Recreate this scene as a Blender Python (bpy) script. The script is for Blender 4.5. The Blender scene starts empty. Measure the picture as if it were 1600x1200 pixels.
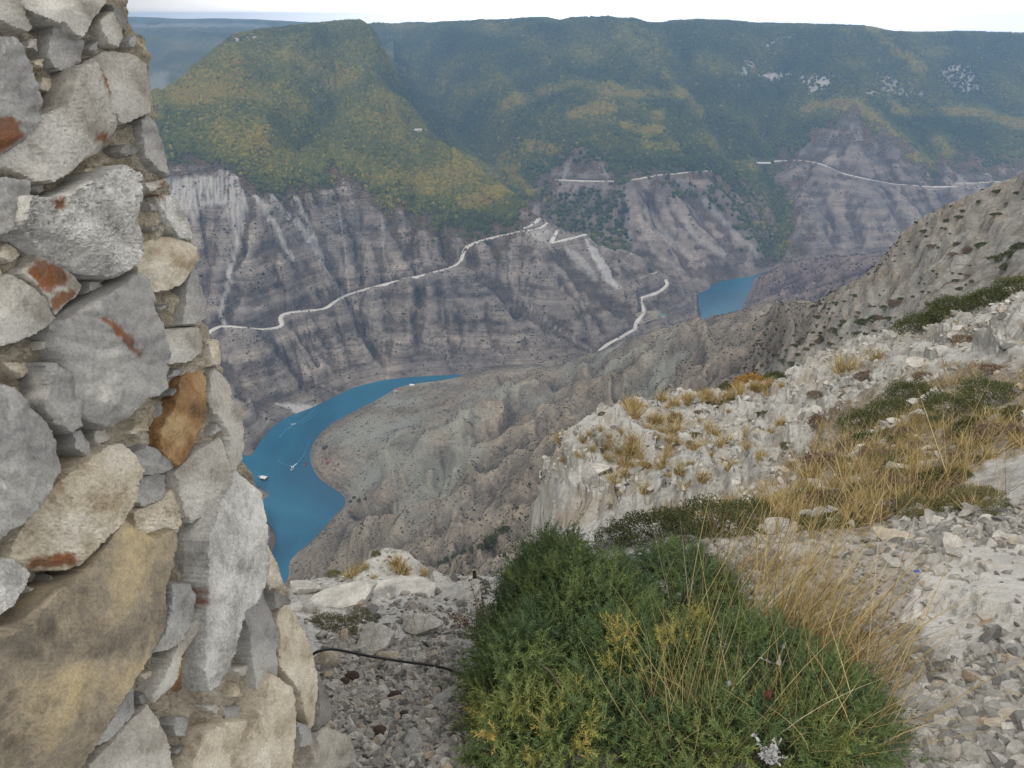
import bpy, bmesh, math, random, time
import numpy as np
from mathutils import Vector, Matrix
T00 = time.time()
R = math.radians
rng = np.random.default_rng(7)
random.seed(7)
scn = bpy.context.scene
COL = scn.collection

# ------------------------------------------------------------------ camera, sky, sun, exposure
F, TH = 1208.0, math.atan(577 / 1208.0)          # focal length in photo pixels, pitch below the horizon
CT, ST = math.cos(TH), math.sin(TH)
cd = bpy.data.cameras.new("camera"); cam = bpy.data.objects.new("camera", cd); COL.objects.link(cam)
cd.sensor_width = 36; cd.lens = 36 * F / 1600; cd.clip_start = 0.05; cd.clip_end = 60000
cam.location = (0, 0, 0); cam.rotation_euler = (math.pi / 2 - TH, 0, 0)
scn.camera = cam

SUN_EL, SUN_AZ = R(42), R(-140)                   # azimuth from +Y towards +X: the sun stands behind, to the left
w = bpy.data.worlds.new("World"); scn.world = w; w.use_nodes = True
nt = w.node_tree; nt.nodes.clear()
def wn(t, **k):
    n = nt.nodes.new(t)
    for a, b in k.items(): setattr(n, a, b)
    return n
sky = wn("ShaderNodeTexSky", sky_type='NISHITA', sun_disc=False, sun_elevation=SUN_EL, sun_rotation=SUN_AZ)
bg1 = wn("ShaderNodeBackground"); bg1.inputs[1].default_value = 0.1
nt.links.new(sky.outputs[0], bg1.inputs[0])
bg2 = wn("ShaderNodeBackground"); bg2.inputs[1].default_value = 1.0
tc = wn("ShaderNodeTexCoord"); mp = wn("ShaderNodeMapping"); mp.inputs['Scale'].default_value = (1.2, 1.2, 6)
no = wn("ShaderNodeTexNoise"); no.inputs['Scale'].default_value = 1.6; no.inputs['Detail'].default_value = 5
cr = wn("ShaderNodeValToRGB")
cr.color_ramp.elements[0].position = 0.36; cr.color_ramp.elements[0].color = (0.86, 0.86, 0.90, 1)
cr.color_ramp.elements[1].position = 0.60; cr.color_ramp.elements[1].color = (1.16, 1.15, 1.13, 1)
nt.links.new(tc.outputs['Generated'], mp.inputs[0]); nt.links.new(mp.outputs[0], no.inputs['Vector'])
sx = wn("ShaderNodeSeparateXYZ"); nt.links.new(tc.outputs['Generated'], sx.inputs[0])
hz = wn("ShaderNodeMapRange"); hz.inputs['From Min'].default_value = .0; hz.inputs['From Max'].default_value = .14; hz.inputs['To Min'].default_value = 2.2; hz.inputs['To Max'].default_value = .92
nt.links.new(sx.outputs[2], hz.inputs['Value'])       # the overcast is thinnest, and brightest, low over the horizon
nt.links.new(no.outputs[0], cr.inputs[0]); nt.links.new(cr.outputs[0], bg2.inputs[0]); ax = wn("ShaderNodeMapRange"); ax.inputs['From Min'].default_value = -.42; ax.inputs['From Max'].default_value = .0; ax.inputs['To Min'].default_value = .27; ax.inputs['To Max'].default_value = 1.0
nt.links.new(sx.outputs[0], ax.inputs['Value']); mm = wn("ShaderNodeMath", operation='MULTIPLY'); nt.links.new(hz.outputs[0], mm.inputs[0]); nt.links.new(ax.outputs[0], mm.inputs[1]); nt.links.new(mm.outputs[0], bg2.inputs[1])
mx = wn("ShaderNodeMixShader"); mx.inputs[0].default_value = 0.93
ow = wn("ShaderNodeOutputWorld")
nt.links.new(bg1.outputs[0], mx.inputs[1]); nt.links.new(bg2.outputs[0], mx.inputs[2]); nt.links.new(mx.outputs[0], ow.inputs[0])

sd = bpy.data.lights.new("sun", 'SUN'); sun = bpy.data.objects.new("sun", sd); COL.objects.link(sun)
sd.energy = 1.5; sd.angle = R(10); sd.color = (1, 0.96, 0.89)
sv = Vector((math.sin(SUN_AZ) * math.cos(SUN_EL), math.cos(SUN_AZ) * math.cos(SUN_EL), math.sin(SUN_EL)))
sun.rotation_euler = sv.to_track_quat('Z', 'Y').to_euler()
scn.view_settings.view_transform = 'Standard'; scn.view_settings.look = 'None'
scn.view_settings.exposure = 0.45; scn.view_settings.gamma = 1
scn.cycles.max_bounces = 6; scn.cycles.diffuse_bounces = 3; scn.cycles.volume_bounces = 0
scn.cycles.transparent_max_bounces = 8

# ------------------------------------------------------------------ pixel survey helpers (photo pixels -> bearings)
def bear(u, v):
    x = u - 800.0; y = F * CT + (600.0 - v) * ST; z = -F * ST + (600.0 - v) * CT
    return np.arctan2(x, y), z / np.hypot(x, y)
def proj(P):
    P = np.asarray(P, float); d = P[..., 1] * CT - P[..., 2] * ST; h = P[..., 1] * ST + P[..., 2] * CT
    d = np.maximum(d, 1e-6)
    return 800 + F * P[..., 0] / d, 600 - F * h / d
def pt(u, v, r):                                   # point seen at pixel (u, v), r metres away on the map
    a, t = bear(u, v); return np.array([r * math.sin(a), r * math.cos(a), r * t])

# ------------------------------------------------------------------ numpy noise
_p = np.random.default_rng(3).permutation(256); _p = np.concatenate([_p, _p, _p]).astype(np.int64)
_g = np.random.default_rng(4).normal(size=(256, 3)); _g /= np.linalg.norm(_g, axis=1)[:, None]
def perlin(x, y, z=0.0):
    x, y, z = np.broadcast_arrays(np.asarray(x, float), np.asarray(y, float), np.asarray(z, float))
    xi, yi, zi = np.floor(x).astype(np.int64), np.floor(y).astype(np.int64), np.floor(z).astype(np.int64)
    xf, yf, zf = x - xi, y - yi, z - zi
    u, v, w_ = (q * q * q * (q * (q * 6 - 15) + 10) for q in (xf, yf, zf))
    out = 0
    for i in (0, 1):
        for j in (0, 1):
            for k in (0, 1):
                g = _g[_p[_p[_p[(xi + i) & 255] + ((yi + j) & 255)] + ((zi + k) & 255)]]
                d = g[..., 0] * (xf - i) + g[..., 1] * (yf - j) + g[..., 2] * (zf - k)
                out = out + d * (u if i else 1 - u) * (v if j else 1 - v) * (w_ if k else 1 - w_)
    return out * 1.6
def fbm(x, y, z=0.0, o=4, lac=2.03, gain=0.5, ridged=False):
    s, a, tot = 0, 1.0, 0
    for i in range(o):
        n = perlin(x + 17.3 * i, y - 9.1 * i, z + 3.7 * i)
        if ridged: n = 1 - 2 * np.abs(n)
        s = s + a * n; tot += a; a *= gain; x = x * lac; y = y * lac; z = z * lac
    return s / tot
def blur(A, n=1):
    for _ in range(n):
        P = np.pad(A, ((1, 1), (0, 0)), mode='edge'); A = 0.25 * P[:-2] + 0.5 * P[1:-1] + 0.25 * P[2:]
        P = np.pad(A, ((0, 0), (1, 1)), mode='edge'); A = 0.25 * P[:, :-2] + 0.5 * P[:, 1:-1] + 0.25 * P[:, 2:]
    return A
def sstep(a, b, x):
    q = np.clip((x - a) / (b - a), 0, 1); return q * q * (3 - 2 * q)
def inpoly(u, v, poly):
    inside = np.zeros(np.shape(u), bool); n = len(poly)
    for i in range(n):
        x1, y1 = poly[i]; x2, y2 = poly[(i + 1) % n]
        if y1 == y2: continue
        c = ((y1 > v) != (y2 > v)) & (u < (x2 - x1) * (v - y1) / (y2 - y1) + x1)
        inside ^= c
    return inside
def linedist(u, v, line):
    d = np.full(np.shape(u), 1e9)
    for (x1, y1), (x2, y2) in zip(line[:-1], line[1:]):
        dx, dy = x2 - x1, y2 - y1
        s = np.clip(((u - x1) * dx + (v - y1) * dy) / (dx * dx + dy * dy), 0, 1)
        d = np.minimum(d, np.hypot(u - x1 - s * dx, v - y1 - s * dy))
    return d
def polydist(u, v, poly):                          # signed: positive inside
    d = linedist(u, v, list(poly) + [poly[0]])
    return np.where(inpoly(u, v, poly), d, -d)

# ------------------------------------------------------------------ mesh helpers
def np_mesh(name, V, Fc, mat=None, attrs=None, smooth=True):
    V = np.ascontiguousarray(V, np.float32); Fc = np.ascontiguousarray(Fc, np.int32); k = Fc.shape[1]
    me = bpy.data.meshes.new(name)
    me.vertices.add(len(V)); me.vertices.foreach_set("co", V.ravel())
    me.loops.add(Fc.size); me.loops.foreach_set("vertex_index", Fc.ravel())
    me.polygons.add(len(Fc)); me.polygons.foreach_set("loop_start", np.arange(0, Fc.size, k, dtype=np.int32))
    me.polygons.foreach_set("use_smooth", np.full(len(Fc), smooth))
    me.update(calc_edges=True)
    for a, arr in (attrs or {}).items(): add_attr(me, a, arr)
    if mat: me.materials.append(mat)
    return me
def add_attr(me, a, arr):
    arr = np.asarray(arr, np.float32)
    if arr.ndim == 2:
        at = me.attributes.new(a, 'FLOAT_COLOR', 'POINT'); c = np.ones((len(arr), 4), np.float32); c[:, :3] = arr
        at.data.foreach_set("color", c.ravel())
    else:
        at = me.attributes.new(a, 'FLOAT', 'POINT'); at.data.foreach_set("value", arr.ravel())
def link(name, data, parent=None, loc=None, label=None, cat=None, group=None, kind=None):
    o = bpy.data.objects.new(name, data); COL.objects.link(o)
    if parent is not None: o.parent = parent
    if loc is not None: o.location = loc
    if label: o['label'] = label
    if cat: o['category'] = cat
    if group: o['group'] = group
    if kind: o['kind'] = kind
    return o
def grid_faces(n, m):
    i = np.arange(n * m).reshape(n, m)
    return np.stack([i[:-1, :-1], i[:-1, 1:], i[1:, 1:], i[1:, :-1]], -1).reshape(-1, 4)

# ------------------------------------------------------------------ materials
class Mat:
    def __init__(s, name, rough=0.9, spec=0.2):
        s.m = bpy.data.materials.new(name); s.m.use_nodes = True; s.t = s.m.node_tree
        s.b = s.t.nodes["Principled BSDF"]; s.b.inputs['Roughness'].default_value = rough
        s.b.inputs['Specular IOR Level'].default_value = spec
        s.co = s.t.nodes.new("ShaderNodeTexCoord").outputs['Object']
        s.geo = s.t.nodes.new("ShaderNodeNewGeometry")
    def n(s, t, **k):
        x = s.t.nodes.new(t)
        for a, b in k.items(): setattr(x, a, b)
        return x
    def l(s, a, b): s.t.links.new(a, b)
    def put(s, sock, val):
        if isinstance(val, bpy.types.NodeSocket): s.l(val, sock)
        elif isinstance(val, (tuple, list)) and len(val) == 3 and sock.type == 'RGBA': sock.default_value = (*val, 1)
        else: sock.default_value = val
    def attr(s, name, inst=False, col=False):
        a = s.n("ShaderNodeAttribute", attribute_name=name); a.attribute_type = 'INSTANCER' if inst else 'GEOMETRY'
        return a.outputs['Color' if col else 'Fac']
    def noise(s, scale, detail=4, rough=0.55, vec=None, dist=0.0, stretch=None, col=False):
        x = s.n("ShaderNodeTexNoise"); x.inputs['Scale'].default_value = scale; x.inputs['Detail'].default_value = detail
        x.inputs['Roughness'].default_value = rough; x.inputs['Distortion'].default_value = dist
        v = vec if vec is not None else s.co
        if stretch:
            q = s.n("ShaderNodeMapping"); q.inputs['Scale'].default_value = stretch; s.l(v, q.inputs[0]); v = q.outputs[0]
        s.l(v, x.inputs['Vector']); return x.outputs['Color' if col else 'Fac']
    def vor(s, scale, feature='F1', out='Distance', rnd=1.0, stretch=None):
        x = s.n("ShaderNodeTexVoronoi", feature=feature); x.inputs['Scale'].default_value = scale; x.inputs['Randomness'].default_value = rnd
        v = s.co
        if stretch:
            q = s.n("ShaderNodeMapping"); q.inputs['Scale'].default_value = stretch; s.l(v, q.inputs[0]); v = q.outputs[0]
        s.l(v, x.inputs['Vector']); return x.outputs[out]
    def ramp(s, fac, stops, interp='LINEAR'):
        x = s.n("ShaderNodeValToRGB"); e = x.color_ramp.elements; x.color_ramp.interpolation = interp
        while len(e) < len(stops): e.new(0.5)
        for el, (p, c) in zip(e, stops):
            el.position = p; el.color = (*c, 1) if not isinstance(c, (int, float)) else (c, c, c, 1)
        s.put(x.inputs[0], fac); return x.outputs[0]
    def mix(s, fac, a, b, mode='MIX'):
        x = s.n("ShaderNodeMix", data_type='RGBA', blend_type=mode)
        s.put(x.inputs[0], fac); s.put(x.inputs[6], a); s.put(x.inputs[7], b); return x.outputs[2]
    def math(s, op, a, b=0.0, clamp=False):
        x = s.n("ShaderNodeMath", operation=op, use_clamp=clamp); s.put(x.inputs[0], a); s.put(x.inputs[1], b); return x.outputs[0]
    def bump(s, h, strength=0.5, dist=0.1, prev=None):
        x = s.n("ShaderNodeBump"); x.inputs['Strength'].default_value = strength; x.inputs['Distance'].default_value = dist
        s.l(h, x.inputs['Height'])
        if prev is not None: s.l(prev, x.inputs['Normal'])
        s.l(x.outputs[0], s.b.inputs['Normal']); return x.outputs[0]
    def base(s, c): s.put(s.b.inputs['Base Color'], c); return s.m
def plain(name, c, rough=0.7, var=0.15, scale=8, spec=0.3):
    m = Mat(name, rough, spec); n = m.noise(scale)
    c2 = tuple(x * (1 - var) for x in c); c1 = tuple(min(1, x * (1 + var)) for x in c)
    return m.base(m.ramp(n, [(0.3, c2), (0.7, c1)]))

# ------------------------------------------------------------------ terrain sheets: surveyed points -> height field around the viewpoint
def rbf(P, t, Q, reg=1e-4):
    P = np.asarray(P, float); t = np.asarray(t, float)
    def k(A, B): return np.sqrt(((A[:, None, :] - B[None, :, :]) ** 2).sum(-1) + 1e-6)
    n = len(P); A = np.zeros((n + 3, n + 3)); A[:n, :n] = k(P, P) - reg * np.eye(n)
    A[:n, n] = 1; A[:n, n + 1:] = P; A[n:, :n] = A[:n, n:].T
    wgt = np.linalg.solve(A, np.concatenate([t, np.zeros(3)]))
    out = np.empty(len(Q))
    for i in range(0, len(Q), 20000):
        q = Q[i:i + 20000]; out[i:i + 20000] = k(q, P) @ wgt[:n] + wgt[n] + q @ wgt[n + 1:]
    return out
class Sheet:
    def __init__(s, pts, az0, az1, r0, r1, na, nr, azs=1.0):
        s.az = np.linspace(az0, az1, na); s.lr = np.linspace(math.log(r0), math.log(r1), nr)
        P = np.array([(a, math.log(r)) for a, r, t in pts]); t = np.array([p[2] for p in pts])
        cn, cm = max(60, nr // 4), max(80, na // 4)     # interpolate on a coarse grid, then refine
        ca = np.linspace(az0, az1, cm); cl = np.linspace(s.lr[0], s.lr[-1], cn)
        Q = np.stack(np.meshgrid(ca, cl), -1).reshape(-1, 2)
        sc = np.array([azs, 1.0])
        C = blur(rbf(P * sc, t, Q * sc).reshape(cn, cm), 1)
        fi = np.interp(s.lr, cl, np.arange(cn)); fj = np.interp(s.az, ca, np.arange(cm))
        i0 = np.clip(fi.astype(int), 0, cn - 2); j0 = np.clip(fj.astype(int), 0, cm - 2)
        a = (fi - i0)[:, None]; b = (fj - j0)[None, :]
        T = (C[i0][:, j0] * (1 - a) * (1 - b) + C[i0 + 1][:, j0] * a * (1 - b) + C[i0][:, j0 + 1] * (1 - a) * b + C[i0 + 1][:, j0 + 1] * a * b)
        s.r = np.exp(s.lr)[:, None] * np.ones((1, na)); s.A = np.ones((nr, 1)) * s.az[None, :]
        s.X = s.r * np.sin(s.A); s.Y = s.r * np.cos(s.A); s.Z = blur(T, 2) * s.r
    def xyz(s): return np.stack([s.X, s.Y, s.Z], -1)
    def uv(s): return proj(s.xyz())
    def zat(s, x, y):
        r = np.hypot(x, y); a = np.arctan2(x, y)
        fi = np.clip((np.log(r) - s.lr[0]) / (s.lr[1] - s.lr[0]), 0, len(s.lr) - 1.001)
        fj = np.clip((a - s.az[0]) / (s.az[1] - s.az[0]), 0, len(s.az) - 1.001)
        i = fi.astype(int) if hasattr(fi, 'astype') else int(fi); j = fj.astype(int) if hasattr(fj, 'astype') else int(fj)
        p, q = fi - i, fj - j; Z = s.Z
        return Z[i, j] * (1 - p) * (1 - q) + Z[i + 1, j] * p * (1 - q) + Z[i, j + 1] * (1 - p) * q + Z[i + 1, j + 1] * p * q
    def hit(s, u, v):
        a, t = bear(u, v); fj = np.clip((a - s.az[0]) / (s.az[1] - s.az[0]), 0, len(s.az) - 1.001); j = int(fj); q = fj - j
        zc = s.Z[:, j] * (1 - q) + s.Z[:, j + 1] * q; tc_ = zc / np.exp(s.lr)
        k = np.nonzero(tc_ >= t)[0]
        if len(k) == 0:
            i = int(np.argmax(tc_)); lr = s.lr[i]
        elif k[0] == 0: lr = s.lr[0]
        else:
            i = k[0]; g = (t - tc_[i - 1]) / (tc_[i] - tc_[i - 1]); lr = s.lr[i - 1] + g * (s.lr[i] - s.lr[i - 1])
        fi = min(max((lr - s.lr[0]) / (s.lr[1] - s.lr[0]), 0), len(s.lr) - 1.001); i = int(fi); p = fi - i
        return np.array([float(Z[i, j] * (1 - p) * (1 - q) + Z[i + 1, j] * p * (1 - q) + Z[i, j + 1] * (1 - p) * q + Z[i + 1, j + 1] * p * q) for Z in (s.X, s.Y, s.Z)])
    def normals(s):
        P = s.xyz(); du = np.gradient(P, axis=1); dv = np.gradient(P, axis=0); n = np.cross(du, dv)
        return n / (np.linalg.norm(n, axis=-1, keepdims=True) + 1e-12)
    def visible(s, pad=0.003):                          # which surveyed vertices the viewpoint sees
        t = s.Z / s.r; m = np.maximum.accumulate(t, axis=0); u, v = s.uv()
        return (t >= m - pad) & (u > -60) & (u < 1660) & (v < 1260) & (v > -40)
    def mesh(s, name, mat, attrs=None, **k):
        nr, na = s.Z.shape
        return link(name, np_mesh(name, s.xyz().reshape(-1, 3), grid_faces(nr, na), mat,
                    {a: b.reshape(-1, b.shape[-1]) if b.ndim == 3 else b.ravel() for a, b in (attrs or {}).items()}), **k)
def colm(u, v0, start, segs, back=None):               # one survey column: start = ('z', z) or ('r', r), then (v, slope)
    a, t = bear(u, v0); r = start[1] / t if start[0] == 'z' else start[1]; z = t * r
    out = [(a, r, t)]
    if start[0] == 'z': out.append((a, r * 0.93, (z - 45) / (r * 0.93)))
    for v, sl in segs:
        a1, t1 = bear(u, v); r1 = (z - sl * r) / (t1 - sl); z = t1 * r1; r = r1; out.append((a1, r, t1))
    if back:
        for dr, sl in back:
            r += dr; z += dr * sl; out.append((a1, r, z / r))
    return out
def flow(Z, s, jit):
    Zj = Z + jit; nr, na = Z.shape; da = s.az[1] - s.az[0]; dl = s.lr[1] - s.lr[0]
    best = np.zeros_like(Z); dn = np.full(Z.shape, -1, np.int64); idx = np.arange(nr * na).reshape(nr, na)
    Zp = np.pad(Zj, 1, constant_values=1e9); Ip = np.pad(idx, 1, constant_values=-1)
    for di in (-1, 0, 1):
        for dj in (-1, 0, 1):
            if di == 0 and dj == 0: continue
            d = math.hypot(di * dl, dj * da)
            g = (Zj - Zp[1 + di:1 + di + nr, 1 + dj:1 + dj + na]) / (s.r * d)
            m = g > best; best = np.where(m, g, best); dn = np.where(m, Ip[1 + di:1 + di + nr, 1 + dj:1 + dj + na], dn)
    order = np.argsort(-Zj.ravel()).tolist(); acc = [1.0] * (nr * na); D = dn.ravel().tolist()
    for i in order:
        d = D[i]
        if d >= 0: acc[d] += acc[i]
    return np.array(acc).reshape(nr, na), best
def upsample(C, n, m, st):
    fi = np.clip(np.arange(n) / st, 0, C.shape[0] - 1.001); fj = np.clip(np.arange(m) / st, 0, C.shape[1] - 1.001)
    i, j = fi.astype(int), fj.astype(int); p, q = (fi - i)[:, None], (fj - j)[None]
    return C[i][:, j] * (1 - p) * (1 - q) + C[i + 1][:, j] * p * (1 - q) + C[i][:, j + 1] * (1 - p) * q + C[i + 1][:, j + 1] * p * q
class _Sub: pass
def erode(s, iters=2, k=0.02, cap=400, jit=0.004, floor=-600, st=4, kc=.03, cc=260, seed=0):
    full = s.Z; land = sstep(floor, floor + 60, full)
    for it in range(3):                                # wide ravines first, on every st-th row and column
        q = _Sub(); q.Z = blur(s.Z, 2)[::st, ::st]; q.r = s.r[::st, ::st]; q.az = s.az[::st]; q.lr = s.lr[::st]; A = s.A[::st, ::st]
        acc, sl = flow(q.Z, q, fbm(A * 34 + it * 3.3 + seed, np.log(q.r) * 30, o=3) * q.r * jit * 4)
        e = blur(np.clip(np.minimum(acc, cc) ** .5 - 2.2, 0, 99) / cc ** .5, 1)
        d = upsample(kc * q.r * e * np.clip(sl, .05, .8), *s.Z.shape, st)
        s.Z = s.Z - d * land
    patch = sstep(-.35, .4, fbm(s.A * 16 + seed, np.log(s.r) * 16 + 5, o=3))
    for it in range(iters):
        nz = fbm(s.A * 70 + it * 5 + seed, np.log(s.r) * 70, o=4) * s.r * jit * 1.6
        acc, sl = flow(s.Z, s, nz)
        e = blur(np.clip(np.minimum(acc, cap) ** .5 - 2.0, 0, 99) / cap ** .5, 1)
        s.Z = s.Z - k * s.r * e * np.clip(sl, 0.05, .8) * land * (.15 + .85 * patch)
        s.Z = .8 * s.Z + .2 * blur(s.Z, 1)
    return acc

def fit_sil(s, line, r0, r1, wd, it=3, sm=5):           # bring a crest to its surveyed skyline
    pa = [bear(u, v) for u, v in line]; la = np.array([p[0] for p in pa]); lt = np.array([p[1] for p in pa])
    o = np.argsort(la); la, lt = la[o], lt[o]; ok = (s.az >= la[0]) & (s.az <= la[-1]); tgt = np.interp(s.az, la, lt)
    lr = s.lr[:, None]; m = (lr >= math.log(r0)) & (lr <= math.log(r1))
    for _ in range(it):
        t = np.where(m & (s.Z > WZ + 2), s.Z / s.r, -9); k = t.argmax(0); d = np.where(ok & (t.max(0) > -5), np.clip(tgt - t.max(0), -.04, .04), 0); lk = s.lr[k]
        ker = np.ones(2 * sm + 1) / (2 * sm + 1)
        lk = np.convolve(np.pad(lk, sm, mode='edge'), ker, 'valid'); d = .5 * d + .5 * np.convolve(np.pad(d, sm, mode='edge'), ker, 'valid')
        s.Z = s.Z + s.r * d[None] * np.exp(-((lr - lk[None]) / wd) ** 2)
def ridges(s, lines):                                   # surveyed spurs (+) and ravines (-)
    u, v = s.uv()
    for amp, wd, L in lines:
        n = fbm(u / 40 + amp, v / 40, o=3); d = linedist(u + 16 * n, v + 10 * n, L)
        s.Z = s.Z + amp * np.exp(-(d / wd) ** 2) * sstep(WZ, WZ + 30, s.Z)
# ================================================================== THE SETTING
WZ = -600.0
def shore(lst): # survey of a shoreline at water level, with the bed just off it
    return [(*bear(u, v),) for u, v in lst]

# ---- near left hill of the far bank
H = []
H += colm(-150, 760, ('z', WZ), [(560, .5), (420, .7), (280, .9), (220, .3), (170, .3)], [(300, -.3), (900, -.2)])
H += colm(60, 745, ('z', WZ), [(545, .5), (420, .7), (280, .9), (220, .3), (165, .3)], [(300, -.3), (900, -.2)])
H += colm(240, 725, ('z', WZ), [(525, .55), (410, .75), (285, .95), (225, .32), (156, .3)], [(300, -.3), (900, -.25)])
H += colm(320, 705, ('z', WZ), [(515, .58), (400, .75), (265, 1.0), (190, .33), (98, .31)], [(300, -.3), (900, -.25)])
H += colm(395, 715, ('z', WZ), [(640, .5), (510, .6), (400, .75), (290, .85), (200, .33), (110, .31), (56, .34)], [(300, -.2), (900, -.25)])
H += colm(428, 664, ('z', WZ), [(505, .6), (400, .75), (298, .82), (200, .33), (110, .31), (46, .34)], [(300, -.2), (900, -.25)])
H += colm(490, 636, ('z', WZ), [(480, .6), (400, .7), (300, .8), (220, .33), (120, .31), (36, .34)], [(300, -.2), (900, -.25)])
H += colm(555, 604, ('z', WZ), [(455, .62), (390, .7), (290, .78), (220, .33), (120, .31), (31, .34)], [(300, -.3), (900, -.3)])
H += colm(600, 594, ('z', WZ), [(445, .64), (380, .7), (300, .76), (225, .34), (150, .33), (82, .36)], [(200, -.4), (900, -.3)])
H += colm(645, 589, ('z', WZ), [(437, .64), (370, .7), (310, .72), (235, .35), (158, .35)], [(200, -.4), (900, -.3)])
H += colm(700, 586, ('z', WZ), [(418, .64), (335, .7), (275, .42), (226, .36)], [(200, -.45), (900, -.3)])
H += colm(760, 584, ('z', WZ), [(480, .62), (375, .62), (320, .45), (274, .4)], [(150, -.5), (900, -.3)])
H += colm(805, 580, ('z', WZ), [(470, .62), (365, .6), (306, .5)], [(120, -.5), (700, -.25)])
H += colm(860, 580, ('z', WZ), [(460, .62), (345, .6)], [(100, -.5), (700, -.25)])
H += colm(925, 560, ('z', WZ), [(455, .62), (372, .6)], [(90, -.5), (700, -.2)])
H += colm(1000, 535, ('z', WZ), [(462, .6), (403, .6)], [(60, -.5), (600, -.15)])
H += colm(1048, 516, ('z', WZ), [(462, .55), (428, .5)], [(40, -.6), (500, -.15)])
H += colm(1097, 499, ('z', WZ), [(487, .5)], [(30, -1.0), (400, -.12)])
H += colm(1084, 500, ('z', WZ), [(464, .6)], [(30, -.8), (400, -.15)])
H += colm(1180, 480, ('r', 1700), [], None) and [(bear(1180, 480)[0], 1700, -650 / 1700.), (bear(1300, 480)[0], 1700, -680 / 1700.)]
for u, v in ((425, 858), (440, 845), (451, 824), (440, 805), (428, 788), (412, 762), (403, 706), (416, 676), (455, 648)):
    a, t = bear(u, v); r = WZ / t; H.append((a, r, t))
    H.append((a, r * .95, (WZ - 30) / (r * .95)))
for u, v, z in ((395, 840, -560), (420, 815, -585), (380, 780, -560), (395, 745, -575), (360, 720, -550), (300, 900, -560), (200, 850, -545), (60, 850, -540), (-80, 850, -540), (180, 770, -540), (0, 780, -540)):
    a, t = bear(u, v); H.append((a, z / t, t))
HILL = Sheet(H, R(-48), R(20), 620, 4200, 900, 560)

# ---- back ridge, its spurs and the right hand hill
B = []
B += colm(-150, 150, ('r', 4200), [(60, .2)], [(500, -.1)])
B += colm(300, 150, ('r', 4200), [(70, .15)], [(500, -.1)])
B += colm(470, 150, ('r', 3500), [(70, .2), (44, .2)], [(500, -.1)])
B += colm(600, 160, ('r', 2900), [(80, .25), (36, .25)], [(600, -.05), (1500, -.08)])
B += colm(700, 245, ('r', 2350), [(150, .26), (90, .28), (33, .27)], [(600, -.05), (1500, -.08)])
B += colm(790, 310, ('r', 2050), [(220, .3), (130, .3), (31, .3)], [(600, -.05), (1500, -.08)])
B += colm(850, 350, ('r', 1930), [(282, .5), (210, .34), (150, .28), (90, .33), (29, .33)], [(600, -.05), (1500, -.08)])
B += colm(905, 385, ('r', 1830), [(282, .52), (240, .5), (190, .25), (160, .18), (90, .36), (33, .36)], [(600, -.05), (1500, -.08)])
B += colm(965, 410, ('r', 1800), [(282, .52), (240, .5), (185, .22), (120, .22), (80, .38), (28, .36)], [(600, -.05), (1500, -.08)])
B += colm(1030, 470, ('z', WZ), [(400, .6), (275, .58), (200, .33), (120, .24), (80, .4), (34, .36)], [(600, -.05), (1500, -.08)])
B += colm(1088, 458, ('z', WZ), [(440, 1.2), (390, .6), (270, .56), (190, .3), (110, .28), (33, .36)], [(600, -.05), (1500, -.08)])
B += colm(1112, 441, ('z', WZ), [(418, 1.4), (370, .58), (265, .54), (190, .3), (110, .3), (34, .36)], [(600, -.05), (1500, -.08)])
B += colm(1150, 434, ('z', WZ), [(405, 1.4), (350, .5), (270, .45), (190, .28), (110, .34), (36, .36)], [(600, -.05), (1500, -.08)])
B += colm(1195, 424, ('z', WZ), [(402, 1.0), (350, .34), (262, .34), (190, .3), (120, .4), (38, .4)], [(600, -.05), (1500, -.08)])
B += colm(1228, 412, ('z', WZ), [(380, .5), (330, .34), (252, .4), (190, .36), (130, .38), (38, .42)], [(600, -.05), (1500, -.08)])
B += colm(1280, 412, ('z', WZ), [(330, .62), (256, .5), (205, .5), (150, .22), (112, .9), (40, .42)], [(600, -.05), (1500, -.08)])
B += colm(1335, 408, ('z', WZ), [(320, .62), (270, .5), (181, .5), (150, .2), (115, .8), (41, .42)], [(600, -.05), (1500, -.08)])
B += colm(1400, 404, ('z', WZ), [(330, .6), (284, .5), (225, .42), (155, .25), (120, .9), (46, .42)], [(600, -.05), (1500, -.08)])
B += colm(1460, 400, ('z', WZ), [(340, .52), (290, .4), (220, .3), (160, .3), (90, .36), (49, .4)], [(600, -.05), (1500, -.08)])
B += colm(1520, 392, ('z', WZ), [(330, .5), (288, .45), (215, .28), (145, .3), (100, .9), (50, .4)], [(600, -.05), (1500, -.08)])
B += colm(1600, 388, ('z', WZ), [(330, .5), (285, .45), (210, .28), (130, .3), (90, .6), (51, .4)], [(600, -.05), (1500, -.08)])
B += colm(1760, 380, ('z', WZ), [(330, .5), (285, .45), (210, .28), (130, .3), (90, .6), (51, .4)], [(600, -.05), (1500, -.08)])
RIDGE = Sheet(B, R(-40), R(46), 1500, 5200, 1100, 520)

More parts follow.
